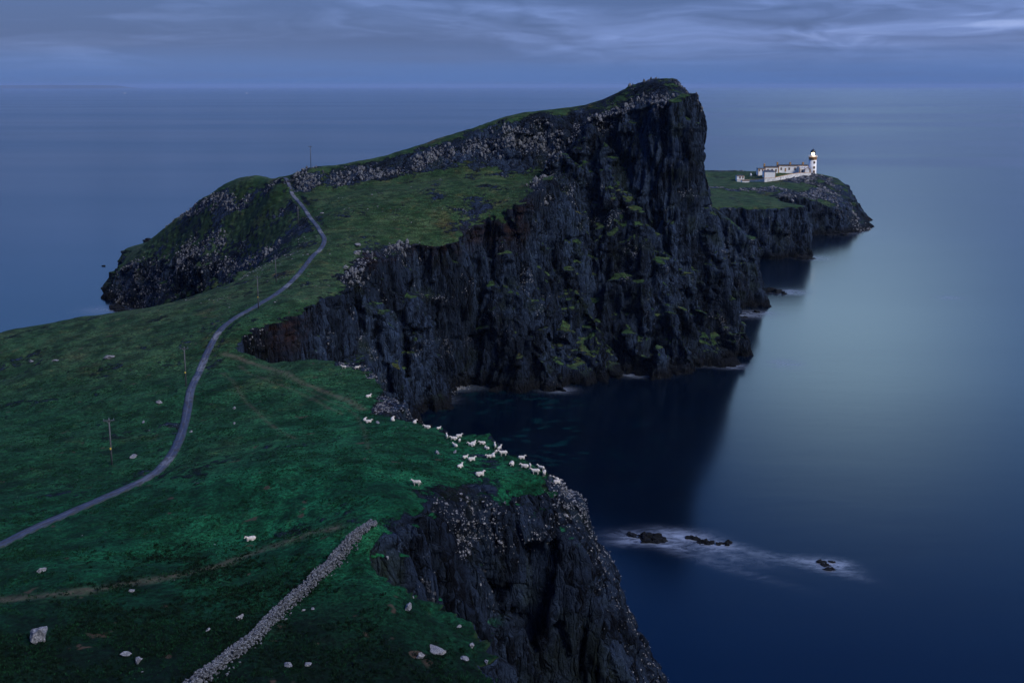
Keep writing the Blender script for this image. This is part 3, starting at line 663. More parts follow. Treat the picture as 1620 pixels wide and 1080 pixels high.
# ------------------------------------------------------------------ path
def path_mat():
    m, t = new_mat('old_concrete')
    P = t.new('ShaderNodeNewGeometry').outputs['Position']
    uv = t.new('ShaderNodeUVMap', uv_map='UVMap').outputs[0]; s = t.new('ShaderNodeSeparateXYZ', {0: uv})
    n1 = t.noise(P, 0.5, 4.0, 0.6); n2 = t.noise(t.map(uv, (1.4, 0.22, 1)), 2.0, 4.0, 0.6); n3 = t.noise(P, 6.0, 3.0)
    slab = t.new('ShaderNodeTexWhiteNoise', {'Vector': t.new('ShaderNodeCombineXYZ', {0: t.m('FLOOR', t.m('MULTIPLY', s.outputs[1], 0.22))}).outputs[0]}, noise_dimensions='3D').outputs[0]
    col = t.mix(t.ramp(n1, 0.3, 0.7), (0.013, 0.022, 0.048), (0.036, 0.047, 0.080))
    col = t.mix(t.ramp(slab, 0.55, 0.9, 0, 0.85), col, (0.13, 0.14, 0.16))
    col = t.mix(t.ramp(n2, 0.48, 0.60, 0, 0.85), col, (0.028, 0.022, 0.020))
    mid = t.ramp(t.m('ABSOLUTE', t.m('SUBTRACT', s.outputs[0], 0.5)), 0.03, 0.09, 1, 0)
    col = t.mix(t.m('MULTIPLY', t.m('MULTIPLY', mid, t.ramp(n2, 0.48, 0.56, 1, 0)), 0.35), col, (0.15, 0.14, 0.14))
    edge = t.ramp(t.m('ABSOLUTE', t.m('SUBTRACT', s.outputs[0], 0.5)), 0.30, 0.5)
    col = t.mix(t.m('MULTIPLY', edge, t.ramp(n3, 0.35, 0.6)), col, (0.004, 0.02, 0.011))
    b = t.new('ShaderNodeBump', {'Height': n3, 'Strength': 0.5, 'Distance': 0.03})
    out_mat(t, t.new('ShaderNodeBsdfPrincipled', {'Base Color': col, 'Roughness': 0.75, 'Normal': b.outputs[0]}).outputs[0]); return m
def build_path():
    P = road_pts; T = np.gradient(P, axis=0); T /= np.linalg.norm(T, axis=1)[:, None]; Nn = np.stack([-T[:, 1], T[:, 0]], -1)
    V = []; Fq = []; uvs = []; s = np.concatenate([[0], np.cumsum(np.linalg.norm(np.diff(P, axis=0), axis=1))])
    cols = [(-1.0, -0.35), (-0.98, 0.0), (-0.5, 0.03), (0, 0.045), (0.5, 0.03), (0.98, 0.0), (1.0, -0.35)]; k = len(cols)
    for i in range(len(P)):
        hw = 0.84 + 0.09 * float(pn(i * 0.11, 0.2, 0.7)); wob = 0.06 * float(pn(i * 0.3, 5.2, 0.7))
        for j, (u, dz) in enumerate(cols):
            e = 0.08 * float(pn(i * 0.6, j, 3.3)) if abs(u) > 0.9 else 0
            V.append((P[i, 0] + Nn[i, 0] * (u * hw + e + wob), P[i, 1] + Nn[i, 1] * (u * hw + e + wob), road_z[i] + 0.10 + dz)); uvs.append(((u + 1) / 2, s[i]))
    for i in range(len(P) - 1):
        for j in range(k - 1): a = i * k + j; Fq.append((a, a + k, a + k + 1, a + 1))
    me = mesh_np('path', V, Fq); uvl = me.uv_layers.new(name='UVMap'); L = np.array(Fq).ravel()
    uvl.data.foreach_set('uv', np.array(uvs, np.float32)[L].ravel()); bm = bmesh.new(); bm.from_mesh(me); bmesh.ops.recalc_face_normals(bm, faces=bm.faces); bm.to_mesh(me); bm.free()
    tag(link('path', me, path_mat()), kind='structure')
build_path()

# ------------------------------------------------------------------ stones
def ico(sub):
    bm = bmesh.new(); bmesh.ops.create_icosphere(bm, subdivisions=sub, radius=1.0)
    V = np.array([v.co[:] for v in bm.verts]); Fq = np.array([[v.index for v in f.verts] for f in bm.faces]); bm.free(); return V, Fq
IC = {k: ico(k) for k in (1, 2, 3, 4)}
def rot_rand(r, tilt=0.5): return np.array((Matrix.Rotation(r.uniform(0, 6.28), 3, 'Z') @ Matrix.Rotation(r.uniform(-tilt, tilt), 3, 'X')))
def rock_shape(seed, sub=2, flat=0.7, cut=0.25, rough=0.35):
    V, Fq = IC[sub]; r = np.random.RandomState(seed); V = V.copy()
    for _ in range(7):                                   # knock flat facets off a ball
        n = r.normal(size=3); n /= np.linalg.norm(n); h = r.uniform(0.45, 0.85)
        d = V @ n; V -= np.outer(np.clip(d - h, 0, 9), n)
    V *= (1 + rough * fbm(V[:, 0] * 1.3 + seed, V[:, 1] * 1.3, V[:, 2] * 1.3, 3))[:, None] if sub > 2 else (1 + 0.2 * r.uniform(-1, 1, len(V)))[:, None]
    V *= np.array([1, r.uniform(0.65, 1), flat]); return V, Fq
def stone_mat(name, a, b_, lich, scale=1.0, spec=0.15):
    m, t = new_mat(name); P = t.new('ShaderNodeNewGeometry'); Po = P.outputs['Position']
    isl = P.outputs['Random Per Island']
    n = t.noise(Po, 2.2 * scale, 4.0, 0.6); n2 = t.noise(Po, 7.0 * scale, 4.0, 0.65)
    col = t.mix(t.ramp(t.m('ADD', t.m('MULTIPLY', n, 0.6), t.m('MULTIPLY', isl, 0.4)), 0.3, 0.7), a, b_)
    col = t.mix(t.ramp(n2, 0.50, 0.62), col, lich)
    bm_ = t.new('ShaderNodeBump', {'Height': t.m('ADD', n, n2), 'Strength': 0.7, 'Distance': 0.08 / scale})
    out_mat(t, t.new('ShaderNodeBsdfPrincipled', {'Base Color': col, 'Roughness': 0.9, 'Specular IOR Level': spec, 'Normal': bm_.outputs[0]}).outputs[0]); return m
M_PALE = stone_mat('lichened_stone', (0.030, 0.034, 0.042), (0.135, 0.14, 0.155), (0.30, 0.305, 0.32))
M_CRAG = stone_mat('crag_stone', (0.014, 0.018, 0.026), (0.075, 0.084, 0.10), (0.29, 0.295, 0.31))
M_WALLSTONE = stone_mat('wall_stone', (0.012, 0.015, 0.020), (0.065, 0.075, 0.09), (0.26, 0.27, 0.295), 2.0)
M_WHITE = stone_mat('pale_stone', (0.05, 0.055, 0.065), (0.15, 0.155, 0.168), (0.31, 0.308, 0.305), 1.5)
M_DARKROCK = stone_mat('wet_basalt', (0.0016, 0.0022, 0.0035), (0.005, 0.0065, 0.009), (0.008, 0.009, 0.010), 0.6)
def scatter(name, P, S, mat, label, cat, sub=1, flat=0.7, seed=1, sink=0.25):
    r = np.random.RandomState(seed); protos = [rock_shape(seed * 31 + k, sub, flat) for k in range(9)]
    Vs = []; Fs = []; n0 = 0
    for p, s in zip(P, S):
        V, Fq = protos[r.randint(9)]; V = (V @ rot_rand(r).T) * s * 0.5 * r.uniform(0.75, 1.25, 3); V = V + p + np.array([0, 0, s * 0.5 * (flat - 2 * sink)])
        Vs.append(V); Fs.append(Fq + n0); n0 += len(V)
    o = link(name, mesh_np(name, np.concatenate(Vs), np.concatenate(Fs), False), mat); return tag(o, label, cat, kind='stuff')
def pick(pool, weight, n, seed):
    V = POOL[pool][0]; r = np.random.RandomState(seed); w = np.clip(weight, 0, None); w = w / w.sum()
    return V[r.choice(len(V), n, replace=bool((w > 0).sum() < 2 * n), p=w)] + r.uniform(-0.28, 0.28, (n, 3)) * np.array([1, 1, 0.1])
def powsize(n, a, b, k, seed): return a * (b / a) ** (np.random.RandomState(seed).uniform(0, 1, n) ** k)

def proj(V):
    dy = V[:, 1]; dz = V[:, 2] - CAM_H; f = dy * math.cos(PITCH) - dz * math.sin(PITCH); u = dy * math.sin(PITCH) + dz * math.cos(PITCH)
    return CX + F * V[:, 0] / f, CY - F * u / f
# crags on the long ridge, the knoll and the brows of the cliffs
V, N_, rk, ms, rd = POOL['hill']
P_ = pick('hill', np.clip(rk - 0.25, 0, 1) * (rd > 2.5), 7500, 3); S_ = powsize(7500, 0.3, 2.1, 1.9, 4); S_ = S_ * np.where(P_[:, 0] < -95, 0.62, 1.0)
scatter('boulders', P_, S_, M_CRAG, 'grey lichened crag blocks along the long ridge and knoll', 'boulders', 1, 1.25, 5, 0.5)
V, N_, rk, ms, rd = POOL['peninsula']
P_ = pick('peninsula', np.clip(rk - 0.3, 0, 1), 900, 6); scatter('boulders', P_, powsize(900, 0.6, 3.6, 1.8, 7), M_PALE, 'pale outcrop rocks on the turf below the lighthouse', 'boulders', 1, 0.9, 8, 0.4)
V, N_, rk, ms, rd = POOL['headland']
P_ = pick('headland', np.clip(rk - 0.3, 0, 1), 2600, 9); scatter('boulders', P_, powsize(2600, 0.14, 0.6, 2.2, 10), M_PALE, 'broken pale rocks along the rim of the near cliffs', 'boulders', 1, 0.8, 11)
# pale patches of shattered rock on the outer flank of the near headland
px, py = proj(V); gate = np.clip(fbm(V[:, 0] / 5.0, V[:, 1] / 5.0, V[:, 2] / 7.0, 3) + 0.1, 0, 1)
wgt = ((px > 880) & (py > 760) & (V[:, 2] > 4)) * 1.0 * (1.2 - np.abs(N_[:, 2])) * 2.0 * np.exp(-((px - (902 + (py - 770) * 0.45)) / 26) ** 2) + 0.5 * gate ** 2 * ((px > 690) & (px < 960)) * np.exp(-((py - 790) / 45) ** 2) * (ms > 0.15)
P_ = pick('headland', wgt, 4200, 12); scatter('broken_rock', P_, powsize(4200, 0.10, 0.55, 2.2, 13), M_PALE, 'white lichened rock fragments down the flank of near headland cliff', 'broken rock', 1, 0.8, 14, 0.3)
# stones strewn over the turf
V, N_, rk, ms, rd = POOL['hill']; px, py = proj(V)
clump = np.clip(fbm(V[:, 0] / 14, V[:, 1] / 10, 0.5, 2) + 0.1, 0, 1) ** 1.5
wgt = (N_[:, 2] > 0.7) * (rd > 1.8) * clump * (0.1 + 1.6 * np.exp(-((px - 440) / 110) ** 2 - ((py - 430) / 60) ** 2) + 0.5 * np.exp(-((px - 640) / 90) ** 2 - ((py - 340) / 40) ** 2))
P_ = pick('hill', wgt, 1300, 15); scatter('scattered_stones', P_, powsize(1300, 0.2, 1.0, 1.8, 16), M_WHITE, 'small pale stones strewn over the turf beside the winding path', 'stones', 1, 0.5, 17)
V, N_, rk, ms, rd = POOL['headland']; px, py = proj(V)
clump = np.clip(fbm(V[:, 0] / 12, V[:, 1] / 9, 2.5, 2) + 0.05, 0, 1) ** 1.5
wgt = (N_[:, 2] > 0.8) * (rd > 1.8) * (clump + 0.05) * (V[:, 1] > 72)
P_ = pick('headland', wgt, 650, 18); scatter('scattered_stones', P_, powsize(650, 0.06, 0.34, 2.2, 19), M_WHITE, 'tiny pale stones dotted over the near field', 'stones', 1, 0.55, 20)
# cobble beach in the cove
r_ = np.random.RandomState(21); bp = []
for k in range(1500):
    t_ = r_.uniform(); px_ = 668 + 75 * t_ + r_.normal() * 4; py_ = 634 - 34 * t_ + r_.normal() * 4.5
    p = onsea(px_, py_, 0.05); bp.append(p)
scatter('cobble_beach', np.array(bp), powsize(1500, 0.3, 1.3, 2.0, 22), M_PALE, 'strip of grey cobbles at the foot of the cove cliff', 'beach', 1, 0.5, 23, 0.2)

# single boulders one can point to: (px, py, metres across, height ratio, material, label)
BOULD = [
 (64,1014,1.95,.85,M_PALE,'largest grey boulder, alone in the lower left of the field'),
 (199,1037,1.0,.45,M_PALE,'low flat grey rock up and left of a rounder boulder'),
 (220,1047,.95,.75,M_PALE,'rounded grey boulder between the flat rock and the stone wall'),
 (65,903,1.15,.4,M_WHITE,'pale slab in a bare peat patch under the trodden track at far left'),
 (209,935,.8,.4,M_PALE,'small grey rock lying right on the trodden earth track'),
 (379,978,.9,.5,M_PALE,'grey rock with peaty rim just left of the stone wall'),
 (329,996,.7,.3,M_WHITE,'flat pale stone low in the field between boulder and wall'),
 (251,637,1.6,.35,M_WHITE,'broad white stone in a brown patch left of the path bend'),
 (212,723,1.5,.3,M_WHITE,'long white stone to the right of the nearest utility pole'),
 (173,567,2.6,.35,M_PALE,'long grey slab on the upper left turf'),
 (88,571,1.7,.3,M_PALE,'dull grey slab in a hollow of the upper left field'),
 (50,572,1.3,.4,M_PALE,'small dark rock left of the dull grey slab'),
 (227,669,1.0,.5,M_PALE,'small grey stone midway between two utility poles'),
 (371,646,1.0,.5,M_WHITE,'white stone on turf right of the path, higher of two'),
 (371,670,.7,.5,M_WHITE,'smaller white stone on turf right of the path, lower of two'),
 (302,683,.9,.35,M_WHITE,'flat pale stone just off the right side of the path'),
 (566,402,2.8,.5,M_PALE,'pale boulder on the brink above the middle cliff'),
 (547,425,2.0,.5,M_WHITE,'whitish rock on the turf just below a pale brink boulder'),
 (565,389,2.6,.45,M_PALE,'lone grey boulder on the green slope above the cliff brink'),
 (604,666,.001,.4,M_PALE,''),
 (598,669,1.0,.35,M_PALE,'flat bluish stone between two resting sheep near the notch'),
 (690,1028,2.0,.22,M_WHITE,'long white slab near the lower cliff edge'),
 (665,1040,.75,.8,M_PALE,'upright pointed grey rock below the long white slab'),
 (727,991,.6,.4,M_WHITE,'white stone on the brink, uppermost of the lower edge stones'),
 (746,1023,.8,.6,M_PALE,'grey rock on the lower cliff edge above two flat stones'),
 (735,1043,1.0,.3,M_WHITE,'flat white stone near bottom cliff edge'),
 (770,1048,.7,.6,M_PALE,'small grey rock lowest on the cliff brink'),
 (645,963,1.1,.7,M_PALE,'brownish rounded rock in a scar beside the chasm'),
 (612,880,.8,.6,M_WHITE,'white rock perched at the head of the chasm'),
 (695,765,.001,.4,M_PALE,''),
 (655,717,.001,.4,M_PALE,''),
 (455,1052,1.0,.3,M_PALE,'grey slab low in the turf right of the stone wall'),
 (488,1052,.75,.35,M_WHITE,'pale slab near a grey slab right of the stone wall'),
 (495,963,.5,.3,M_WHITE,'small white stone just right of the wall at midlength'),
 (480,966,.4,.6,M_WHITE,'little pale stone fallen close beside the wall'),
 (692,717,1.0,.5,M_PALE,'brownish stone on the turf left of the main flock'),
 (720,716,.9,.5,M_PALE,'dark brownish stone in the turf under the middle sheep'),
 (283,960,.001,.4,M_PALE,''),
 (510,338,1.6,.4,M_WHITE,'pale rock on the slope right of the upper path'),
 (1174,296,.001,.5,M_PALE,''),
]
protoB = [mesh_np('boulder', *(lambda a: (a[0] * 0.5, a[1]))(rock_shape(400 + k, 3, 1.0, 0.25, 0.42)), False) for k in range(8)]
protoB = {(k, m.name): (lambda me: (me.materials.append(m), me)[1])(protoB[k].copy()) for k in range(8) for m in (M_PALE, M_WHITE)}
rb = np.random.RandomState(77)
for i, (px_, py_, s, fl, m, lab) in enumerate(BOULD):
    if not lab: continue
    p = place(px_, py_)
    if p is None: continue
    o = link('boulder', protoB[(i % 8, m.name)]); o.scale = (s * rb.uniform(.95, 1.1), s * rb.uniform(.7, .95), s * fl * 1.15)
    o.location = (p.x, p.y, p.z + s * fl * 0.30); o.rotation_euler = (rb.uniform(-.15, .15), rb.uniform(-.15, .15), rb.uniform(-.6, .6) if s > 1.4 else rb.uniform(0, 6))
    tag(o, lab, 'boulder', 'boulders lying on the turf')

# ------------------------------------------------------------------ dry stone wall
WALL = [(590,824),(580,832),(572,840),(560,852),(547,866),(532,884),(512,905),(492,924),(470,944),(452,960),(430,980),(410,1001),(382,1026),(350,1050),(312,1080),(262,1120),(200,1166)]
def wall():
    P = []
    for px_, py_ in WALL:
        p = place(px_, py_ + 4); P.append((p.x, p.y))
    L = polyline(P); root = empty('dry_stone_wall', (L[0, 0], L[0, 1], float(height_i(L[0, 0], L[0, 1]))))
    tag(root, 'old tumbledown dry stone wall running diagonally up the near field', 'wall')
    s = np.concatenate([[0], np.cumsum(np.linalg.norm(np.diff(L, axis=0), axis=1))]); r = np.random.RandomState(9)
    protos = [rock_shape(900 + k, 1, 0.7) for k in range(12)]; Vs = []; Fs = []; n0 = 0; ends = []
    x0 = np.array(root.location)
    n = int(s[-1] / 0.115)
    for k in range(n):
        d = k * 0.115; x = np.interp(d, s, L[:, 0]); y = np.interp(d, s, L[:, 1]); k2 = min(len(L) - 2, np.searchsorted(s, d)); T = L[min(k2 + 1, len(L) - 1)] - L[max(k2 - 1, 0)]; T /= np.linalg.norm(T)
        g = drop(x, y); gz = g.z
        H = 1.0 + 0.30 * float(pn(d * 0.35, 1.5, 2.5)) ; H *= 0.45 + 0.55 * min(1, max(0.0, (d - 0.6) / 3.0)); W0 = 0.54 + 0.12 * float(pn(d * 0.3, 8.5, 2.5))
        for q in range(8):
            h = r.uniform(0, 1) ** 0.9 * H; side = r.choice([-1, 1]); off = side * W0 * (1 - 0.42 * h / max(H, .1)) + r.normal() * 0.03
            if q < 3: h = H * r.uniform(0.92, 1.05); off = r.uniform(-0.36, 0.36)
            if r.rand() < 0.03: h = 0.05; off = side * r.uniform(0.7, 1.3)
            sz = r.uniform(0.15, 0.36) * (1.1 if q < 3 else 1.0)
            c_ = np.array([x - T[1] * off, y + T[0] * off, gz + h]) - x0
            V, Fq = protos[r.randint(12)]; V = (V @ rot_rand(r, 0.9).T) * sz * 0.56 * r.uniform(0.8, 1.2, 3) + c_
            Vs.append(V); Fs.append(Fq + n0); n0 += len(V)
        # solid hearting under the face stones
        if k % 4 == 0:
            V, Fq = protos[k % 12]; V = V * np.array([0.62, 0.62, 0.62 * H]) * 0.8 + np.array([x, y, gz + 0.35 * H]) - x0; Vs.append(V); Fs.append(Fq + n0); n0 += len(V)
    o = link('stonework', mesh_np('stonework', np.concatenate(Vs), np.concatenate(Fs), False), M_WALLSTONE, root); tag(o, kind='stuff')
    pr = [mesh_np('stone', *(lambda a: (a[0] * 0.5, a[1]))(rock_shape(950 + k, 2, 0.8)), True) for k in range(5)]
    for me in pr: me.materials.append(M_PALE)
    for k in range(16):                                  # the larger stones of the tumbled end
        d = r.uniform(-0.4, 1.8); x = L[0, 0] + (L[5, 0] - L[0, 0]) * d / 4 + r.normal() * 0.3; y = L[0, 1] + (L[5, 1] - L[0, 1]) * d / 4 + r.normal() * 0.3; g = drop(x, y)
        sz = r.uniform(0.3, 0.55); q = link('stone', pr[k % 5], None, root); q.location = Vector((x, y, g.z + sz * 0.3 + (0.25 if k % 3 == 0 else 0))) - root.location; q.scale = (sz, sz * 0.8, sz * 0.75); q.rotation_euler = (0.2, 0.1, k * 1.3)
wall()

# ------------------------------------------------------------------ low bracken and rank tussocks
def leaf_mat(name, a, b_):
    m, t = new_mat(name); g = t.new('ShaderNodeNewGeometry')
    col = t.mix(t.ramp(t.m('ADD', t.m('MULTIPLY', g.outputs['Random Per Island'], 0.5), t.m('MULTIPLY', t.noise(g.outputs['Position'], 0.5, 2.0), 0.5)), 0.3, 0.7), a, b_)
    out_mat(t, t.new('ShaderNodeBsdfPrincipled', {'Base Color': col, 'Roughness': 0.9, 'Specular IOR Level': 0.1}).outputs[0]); return m
def tufts(name, C_, R_, mat, label, cat, blades=14, seed=5, lean=0.8):
    r = np.random.RandomState(seed); n = len(C_); B = blades
    ang = r.uniform(0, 6.283, (n, B)); le = r.uniform(0.5, 1.0, (n, B)) * R_[:, None]; ln = r.uniform(0.2, lean, (n, B)); w = le * r.uniform(0.10, 0.22, (n, B)); off = r.uniform(0, 0.75, (n, B)) * R_[:, None]; oa = r.uniform(0, 6.283, (n, B))
    bx = C_[:, 0:1] + off * np.cos(oa); by = C_[:, 1:2] + off * np.sin(oa); bz = C_[:, 2:3] - 0.05 + 0 * bx
    tx = bx + le * ln * np.cos(ang); ty = by + le * ln * np.sin(ang); tz = bz + le * (1.15 - 0.6 * ln)
    mx = (bx * .5 + tx * .5); my = (by * .5 + ty * .5); mz = bz + (tz - bz) * 0.72
    sx_, sy_ = -np.sin(ang) * w, np.cos(ang) * w
    V = np.stack([np.stack([bx, by, bz], -1), np.stack([mx + sx_, my + sy_, mz], -1), np.stack([tx, ty, tz], -1), np.stack([mx - sx_, my - sy_, mz], -1)], 2).reshape(-1, 3)
    o = link(name, mesh_np(name, V, np.arange(len(V)).reshape(-1, 4), False), mat); return tag(o, label, cat, kind='stuff')
V, N_, rk, ms, rd = POOL['headland']; px, py = proj(V)
def G(cx, cy, rx, ry): return np.exp(-((px - cx) / rx) ** 2 - ((py - cy) / ry) ** 2)
cl = np.clip(fbm(V[:, 0] / 3.5, V[:, 1] / 3.0, 1.5, 3) + 0.15, 0, 1)
wgt = (G(330, 1000, 110, 55) + G(180, 1075, 200, 35) + G(450, 1030, 60, 50) + 0.5 * G(560, 1075, 100, 25)) * cl * (N_[:, 2] > 0.7) * (V[:, 1] > 60)
P_ = pick('headland', wgt * cl, 5200, 31)
tufts('bracken', P_, powsize(5200, 0.16, 0.46, 1.5, 32), leaf_mat('bracken_leaf', (0.0018, 0.008, 0.0045), (0.005, 0.020, 0.010)), 'dark low bracken growing either side of the stone wall', 'bracken', 16, 33)
cl = np.clip(fbm(V[:, 0] / 6.0, V[:, 1] / 4.0, 6.5, 3) + 0.25, 0, 1)
wgt = cl * (N_[:, 2] > 0.72) * (rd > 1.7) * (V[:, 1] > 70) * (V[:, 1] < 215) * (px > -20) * np.clip((np.maximum(V[:, 1], 20) / 120.0) ** -1.5, 0, 3) * (POOL['headland'][2] < 0.5)
P_ = pick('headland', wgt, 42000, 34)
tufts('grass_tussocks', P_, powsize(42000, 0.10, 0.34, 2.0, 35), leaf_mat('tussock_blade', (0.0015, 0.012, 0.006), (0.009, 0.052, 0.021)), 'rank grass tussocks all over the near field', 'grass', 8, 36)

# ------------------------------------------------------------------ skerries
def skerry(lumps, label, group=None, name='sea_rock'):
    """one rock: lumps (px, py, width m, height m) welded to one jagged mass"""
    p0 = Vector(onsea(lumps[0][0], lumps[0][1])); Vs = []; Fs = []; n0 = 0
    for k, (px_, py_, w_, h_) in enumerate(lumps):
        p = onsea(px_, py_); V, Fq = rock_shape(int(px_ * 7 + py_), 4, 1.0, 0.25, 0.5)
        V = V * np.array([w_ * 0.5, w_ * 0.34, h_]) 
        V = V + np.array(p) - np.array(p0) + np.array([0, 0, -0.15 * h_]); 
        f_ = fbm((V[:, 0] + px_) / 0.9, V[:, 1] / 0.9, V[:, 2] / 0.7, 3); V[:, 2] += 0.28 * min(1.5, h_) * f_ ; V[:, 0] += 0.3 * fbm(V[:, 1] + px_, V[:, 2], V[:, 0], 2)
        Vs.append(V); Fs.append(Fq + n0); n0 += len(V)
    o = link(name, mesh_np(name, np.concatenate(Vs), np.concatenate(Fs), False), M_DARKROCK, None, p0)
    return tag(o, label, 'sea rock', group)
skerry([(1002,847,5.2,.9),(1018,849,5.6,1.3),(1036,850,5.0,1.4),(1046,856,4.2,1.2),(1028,857,4.5,.8)], 'largest black skerry awash in white foam off the near headland')
skerry([(1095,852,3.6,.9),(1108,857,4.2,1.2),(1121,859,3.6,1.0)], 'middle black skerry, right beside the largest one', None)
skerry([(1137,861,2.2,.6),(1143,860,1.6,.8)], 'small low skerry between the middle skerry and the end one')
skerry([(1153,859,2.0,.8),(1149,862,1.6,.5)], 'tiny skerry at the right end of the foaming row')
skerry([(1299,889,2.2,.8),(1305,894,2.2,.6)], 'wedge shaped black rock in the far right patch of foam')
skerry([(1310,900,2.6,.5),(1316,901,1.6,.4)], 'flat black rock just under the wedge shaped one in the foam')
skerry([(1316,889,1.4,.7)], 'smallest black rock, upper right of the wedge shaped one')
skerry([(1206,461,7,2.2),(1218,461,7,2.4),(1230,463,6,2.0),(1241,465,4,1.4)], 'long low rock spit at the foot of the shoulder cliff')
skerry([(1137,548,5,3.4),(1139,550,4,2.0)], 'rock stump standing at the foot of the highest cliff corner')
skerry([(1166,503,6,1.0),(1176,502,6,1.2)], 'low rocks at the waterline below the fluted shoulder cliff')
skerry([(1197,494,3.5,1.2)], 'single low rock at the outer corner of the fluted shoulder cliff')
skerry([(1268,410,12,2.4),(1276,409,12,2.0)], 'black rocks at the corner below the flat topped terrace')
skerry([(1325,371,12,2.0),(1317,372,12,1.6)], 'wave cut ledge under the second terrace cliff')
skerry([(1352,357,16,3.5),(1366,356,14,2.6),(1373,355,8,1.4),(1340,362,14,3)], 'layered black rocks at the outermost tip of the point')
skerry([(164,421,3,.8)], 'tiny black rock off the left knoll')
skerry([(238,381,9,2.6),(233,382,5,1.6)], 'little dark islet peeping out behind the knoll')
skerry([(188,490,7,1.6),(196,491,8,1.4),(183,488,7,2)], 'dark boulders at the water below the left knoll')
skerry([(884,614,4,2.0),(880,616,4,1.2)], 'rock heap at the toe of the spur in the cove')
skerry([(1010,591,5,2.0),(1016,591,4,1.0)], 'small rock heap at the toe of the main cliff')
skerry([(668,640,4,1.6),(670,644,4,1.0)], 'dark rocks at the toe of the mossy buttress')

# ------------------------------------------------------------------ utility poles
M_WOOD = simple_mat('weathered_pole_wood', (0.06, 0.065, 0.075), 0.85, 0.3, 6.0)
M_IRON = simple_mat('galvanised_iron', (0.16, 0.17, 0.19), 0.55, 0.2, 10.0)
M_YEL = simple_mat('yellow_plate', (0.62, 0.46, 0.06), 0.5, 0.05)
M_CERAM = simple_mat('ceramic_insulator', (0.12, 0.16, 0.20), 0.25, 0.05)
def pole(px_, py_, top, yaw, label, plate=True, arm=True, Y=None):
    if Y is None: p = place(px_, py_)
    else:
        x = at(px_, py_, Y); p = drop(x[0], x[1])
    a, b = ray(px_, top); hgt = (CAM_H + b * p.y) - p.z
    root = empty('utility_pole', p, yaw); tag(root, label, 'utility pole', 'utility poles beside the path')
    k = 1.0
    MB().tube((0, 0, -0.4), (0, 0, hgt), 0.155, 0.105, 12).build('pole', M_WOOD, root, True)
    if arm:
        MB().box((0, -0.13, hgt - 0.28), (1.75, 0.11, 0.12)).build('crossarm', M_WOOD, root)
        for s_ in (-0.78, 0.78):
            q = MB().tube((s_, -0.13, hgt - 0.22), (s_, -0.13, hgt - 0.10), 0.02, 0.02, 8).tube((s_, -0.13, hgt - 0.12), (s_, -0.13, hgt + 0.06), 0.055, 0.04, 10).build('insulator', M_CERAM, root)
            MB().tube((s_ * 0.55, -0.13, hgt - 0.30), (0.0, -0.12, hgt - 0.85), 0.02, 0.02, 6).build('brace', M_IRON, root)
        MB().tube((0, 0, hgt), (0, 0, hgt + 0.18), 0.055, 0.035, 10).build('insulator', M_CERAM, root)
    if plate: MB().box((0.0, -0.165, hgt * 0.36), (0.24, 0.03, 0.34), 0, 0.005).build('warning_plate', M_YEL, root)
    return root
pole(177,735,662,0.15,'nearest utility pole, left of the path with a yellow plate and wide crossarm')
pole(294.5,611,549,0.1,'second utility pole, standing hard against the left edge of the path')
pole(409,488,437,-0.1,'third utility pole, where the path climbs past scattered pale stones')
pole(437,447,405,-0.2,'thin dark utility pole in the hollow just above the third pole', False)
pole(472,355,327,0.3,'short distant utility pole on the knoll side of the upper path', False, True)
pole(492,267,231,0.1,'utility pole on the ridge skyline against the sea', False, True)

# ------------------------------------------------------------------ sheep
def wool_mat():
    m, t = new_mat('wool'); g = t.new('ShaderNodeNewGeometry'); P = g.outputs['Position']
    oi = t.new('ShaderNodeObjectInfo'); n = t.noise(P, 9.0, 4.0, 0.6)
    c_ = t.mix(t.ramp(n, 0.3, 0.7), (0.42, 0.39, 0.35), (0.64, 0.61, 0.56))
    c_ = t.mix(t.m('MULTIPLY', oi.outputs['Random'], 0.35), c_, (0.36, 0.33, 0.30))
    face = t.new('ShaderNodeAttribute', attribute_name='bare').outputs['Fac']
    c_ = t.mix(face, c_, (0.62, 0.54, 0.48))
    b = t.new('ShaderNodeBump', {'Height': t.noise(P, 22.0, 3.0), 'Strength': 0.6, 'Distance': 0.04})
    out_mat(t, t.new('ShaderNodeBsdfPrincipled', {'Base Color': c_, 'Roughness': 0.95, 'Specular IOR Level': 0.1, 'Normal': b.outputs[0]}).outputs[0]); return m
M_WOOL = wool_mat(); M_HORN = simple_mat('hoof_and_eye', (0.02, 0.018, 0.016), 0.4, 0.1)
